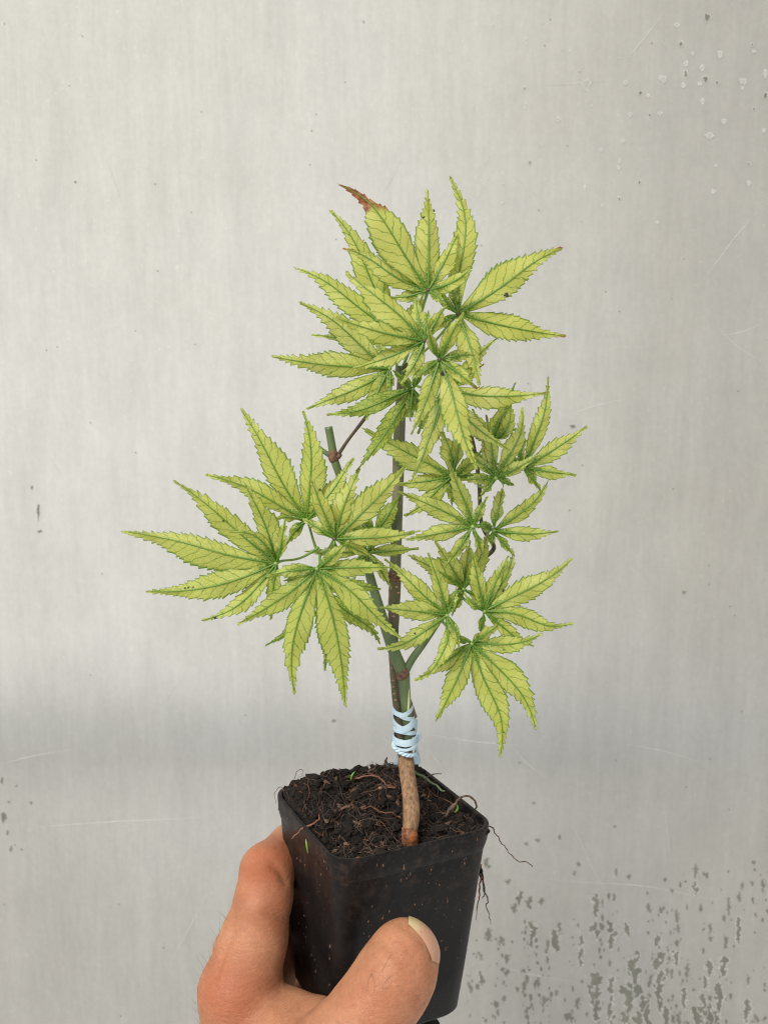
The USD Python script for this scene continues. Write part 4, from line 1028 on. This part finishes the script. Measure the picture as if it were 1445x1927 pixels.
obj('loose_end', strap([((735, 1030, 1), (808, 1050, -2)), ((745, 1120, 1), (798, 1140, -2)), ((750, 1250, 1), (790, 1250, 0))], 1), 'rubber_blue', band, smooth=40)
obj('loose_end', strap([((770, 1420, 2), (785, 1400, -1)), ((755, 1540, 2), (815, 1520, -1)), ((740, 1640, 0), (832, 1620, -2))], 1), 'rubber_blue', band, smooth=40)
obj('loose_end', strap([((735, 1585, 3), (735, 1750, 2)), ((790, 1590, 1), (800, 1750, 1)), ((832, 1600, 0), (862, 1748, -1))], 1), 'rubber_blue', band, smooth=40)
obj('loose_end', strap([((490, 1570, 1), (520, 1570, 0)), ((455, 1660, 0), (520, 1670, 0)), ((420, 1750, -1), (520, 1752, -1))], 1), 'rubber_blue', band, smooth=40)
obj('loop', tube([at(*B(770, 1270), 4), at(*B(815, 1265), 3.5), at(*B(838, 1300), 2.5), at(*B(825, 1350), 2.5), at(*B(780, 1380), 3.5)], [0.5, 0.75, 0.8, 0.75, 0.5], n=20, sides=8, flat=0.6), 'rubber_blue', band)

# ------------------------------------------------------------------ single roots, stalks and bits that stand out
def root(name, pts, rad, material, label, cat, n=30, sides=7):
    q = curve([at(*p) for p in pts], n)
    k = sum(map(ord, label))
    q = q + (np.stack([meshkit.noise(q * 260 + k + 9 * a, a) for a in range(3)], 1) - 0.5) * 0.0022 + (np.stack([meshkit.noise(q * 900 + k + 9 * a, a) for a in range(3)], 1) - 0.5) * 0.0006
    rad = np.interp(np.linspace(0, 1, n), np.linspace(0, 1, len(rad)), rad) * (0.65 + 0.35 * meshkit.noise(np.c_[np.arange(n) * 0.7 + k, np.zeros(n), np.zeros(n)], 2))
    return tag(obj(name, tube(q, rad, sides=sides), material), label, cat)


root('root', [(916, 1553, 24), (926, 1560, 23), (931, 1568, 21), (943, 1583, 16), (950, 1600, 15), (962, 1612, 15), (980, 1620, 14), (995, 1625, 14), (1003, 1632, 14)], [.35, .3, .26, .22, .2, .25], 'root_brown', 'long thin brown root trailing off the right corner of the pot rim', 'root')
root('root', [(838, 1536, 8), (852, 1518, 6), (866, 1503, 5), (879, 1496, 4), (890, 1503, 3), (893, 1515, 3), (892, 1529, 3)], [.5, 1.0, .7, .5, .5, .45, .3], 'root_brown', 'thick dark root arching over the right back edge of the pot', 'root')
root('root', [(904, 1628, 6), (909, 1660, 11), (914, 1690, 11), (920, 1720, 11), (921, 1745, 11)], [.6, .4, .3, .22, .12], 'root_dark', 'dark root strand hanging longest down the right side of the pot', 'root')
root('root', [(905, 1630, 6), (903, 1660, 10), (900, 1690, 10), (894, 1730, 10)], [.5, .4, .3, .12], 'root_red', 'reddish root strand lying against the right edge of the pot', 'root')
root('root', [(904, 1636, 6), (911, 1668, 11), (911, 1695, 11)], [.4, .35, .15], 'root_dark', 'short dark root strand hanging beside the longest one', 'root', n=14)
root('root', [(640, 1480, -12), (665, 1468, -14), (690, 1459, -14), (712, 1464, -12), (730, 1476, -8), (744, 1484, -4)], [.3, .4, .42, .4, .35, .25], 'root_red', 'curved reddish root across the soil behind the trunk on the left', 'root')
root('root', [(548, 1580, 24), (562, 1566, 22), (575, 1556, 21), (590, 1553, 20), (598, 1545, 18), (600, 1534, 16)], [.25, .35, .4, .42, .38, .2], 'root_red', 'reddish forked root bent over the left edge of the rim', 'root')
root('root', [(650, 1526, 4), (668, 1529, 6), (682, 1526, 8), (700, 1518, 6), (718, 1530, 5)], [.2, .4, .35, .35, .2], 'root_red', 'reddish crooked root lying in the middle of the soil', 'root')
root('root', [(655, 1620, 38), (672, 1614, 38), (690, 1605, 34), (705, 1600, 30), (718, 1592, 27), (726, 1580, 24)], [.2, .3, .35, .34, .3, .2], 'root_red', 'branching orange root lying along the front edge of the rim', 'root')
root('root', [(690, 1608, 35), (688, 1622, 40), (690, 1632, 41)], [.3, .28, .15], 'root_red', 'tiny orange root hook hanging over the front of the rim', 'root', n=12)
root('root', [(536, 1488, 0), (528, 1480, -1), (520, 1487, 0), (517, 1500, 1), (519, 1510, 2)], [.2, .15, .13, .12, .1], 'root_brown', 'fine hooked root fibre sticking out over the left corner of the rim', 'root')
root('root', [(556, 1478, -6), (558, 1465, -6), (563, 1450, -6), (569, 1448, -6), (570, 1457, -6)], [.25, .18, .16, .14, .1], 'root_brown', 'upright curled root fibre rising from the left part of the soil', 'root')
foot = to_pot(at_z(771, 1588, -5.0))
fc = []
for k in range(90):
    a_, r_ = rng.random() * 6.3, 2.6 + 2.2 * rng.random()
    q_ = soil_pt(foot[0] + r_ * math.cos(a_), foot[1] + r_ * math.sin(a_), 0.3)
    v_, f_ = blob((0, 0, 0), 0.3 + 0.6 * rng.random() ** 2, k, 1, 0.5, 0.6 + rng.random(3))
    fc.append((pot(v_ * 1000 + q_), f_))
tag(obj('soil_crumbs', fc, 'soil_crumb', soil), kind='stuff')
root('root', [(714, 1528, 12), (735, 1533, 11), (752, 1540, 9), (757, 1552, 8)], [.2, .35, .3, .2], 'root_red', 'thin reddish root reaching the trunk from the left', 'root')
root('twig', [(727, 1423, 0), (725, 1434, 0), (730, 1443, 0), (742, 1446, 0), (758, 1442, 0)], [.3, .8, 1.0, .9, .9], 'root_dark', 'dark curled twig stub sticking up left of the trunk', 'twig', n=20)
root('twig', [(640, 1448, -14), (645, 1453, -14), (652, 1462, -13)], [.6, .55, .4], 'root_dark', 'short dark twig stub poking up at the back left of the soil', 'twig', n=10)
root('stalk', [(782, 1452, -8), (800, 1464, -8), (820, 1479, -7), (836, 1492, -6)], [.5, .65, .6, .4], 'stem_green', 'green stalk lying on the soil behind the trunk on the right', 'stalk', n=16)
root('twig', [(793, 1478, -2), (806, 1466, -3), (820, 1458, -4), (832, 1457, -5)], [.25, .3, .3, .2], 'root_dark', 'thin dark twig slanting up right of the trunk', 'twig', n=16)


def sprout(px, pts, label):
    v = [at(*p) for p in pts]
    return tag(obj('sprout', tube(v, [.12, .38, .42, .3, .08], n=14, sides=6, flat=0.35), 'fresh_green'), label, 'sprout')


sprout(0, [(575, 1580, 29), (577, 1592, 30), (579, 1606, 30)], 'bright green grass blade stuck to the left face of the pot')
sprout(0, [(660, 1470, -12), (662, 1460, -12), (668, 1452, -13)], 'small green moss shoot at the back left of the soil')
sprout(0, [(856, 1530, 6), (861, 1522, 6), (860, 1514, 6)], 'small green shoot in the soil under the arching root')
tag(obj('seed', blob(at(716, 1483, -2), 0.9, 3, 1, 0.3, (1, .6, .7)), 'bark_tan'), 'pale tan seed lying in the dark soil left of the trunk', 'seed')
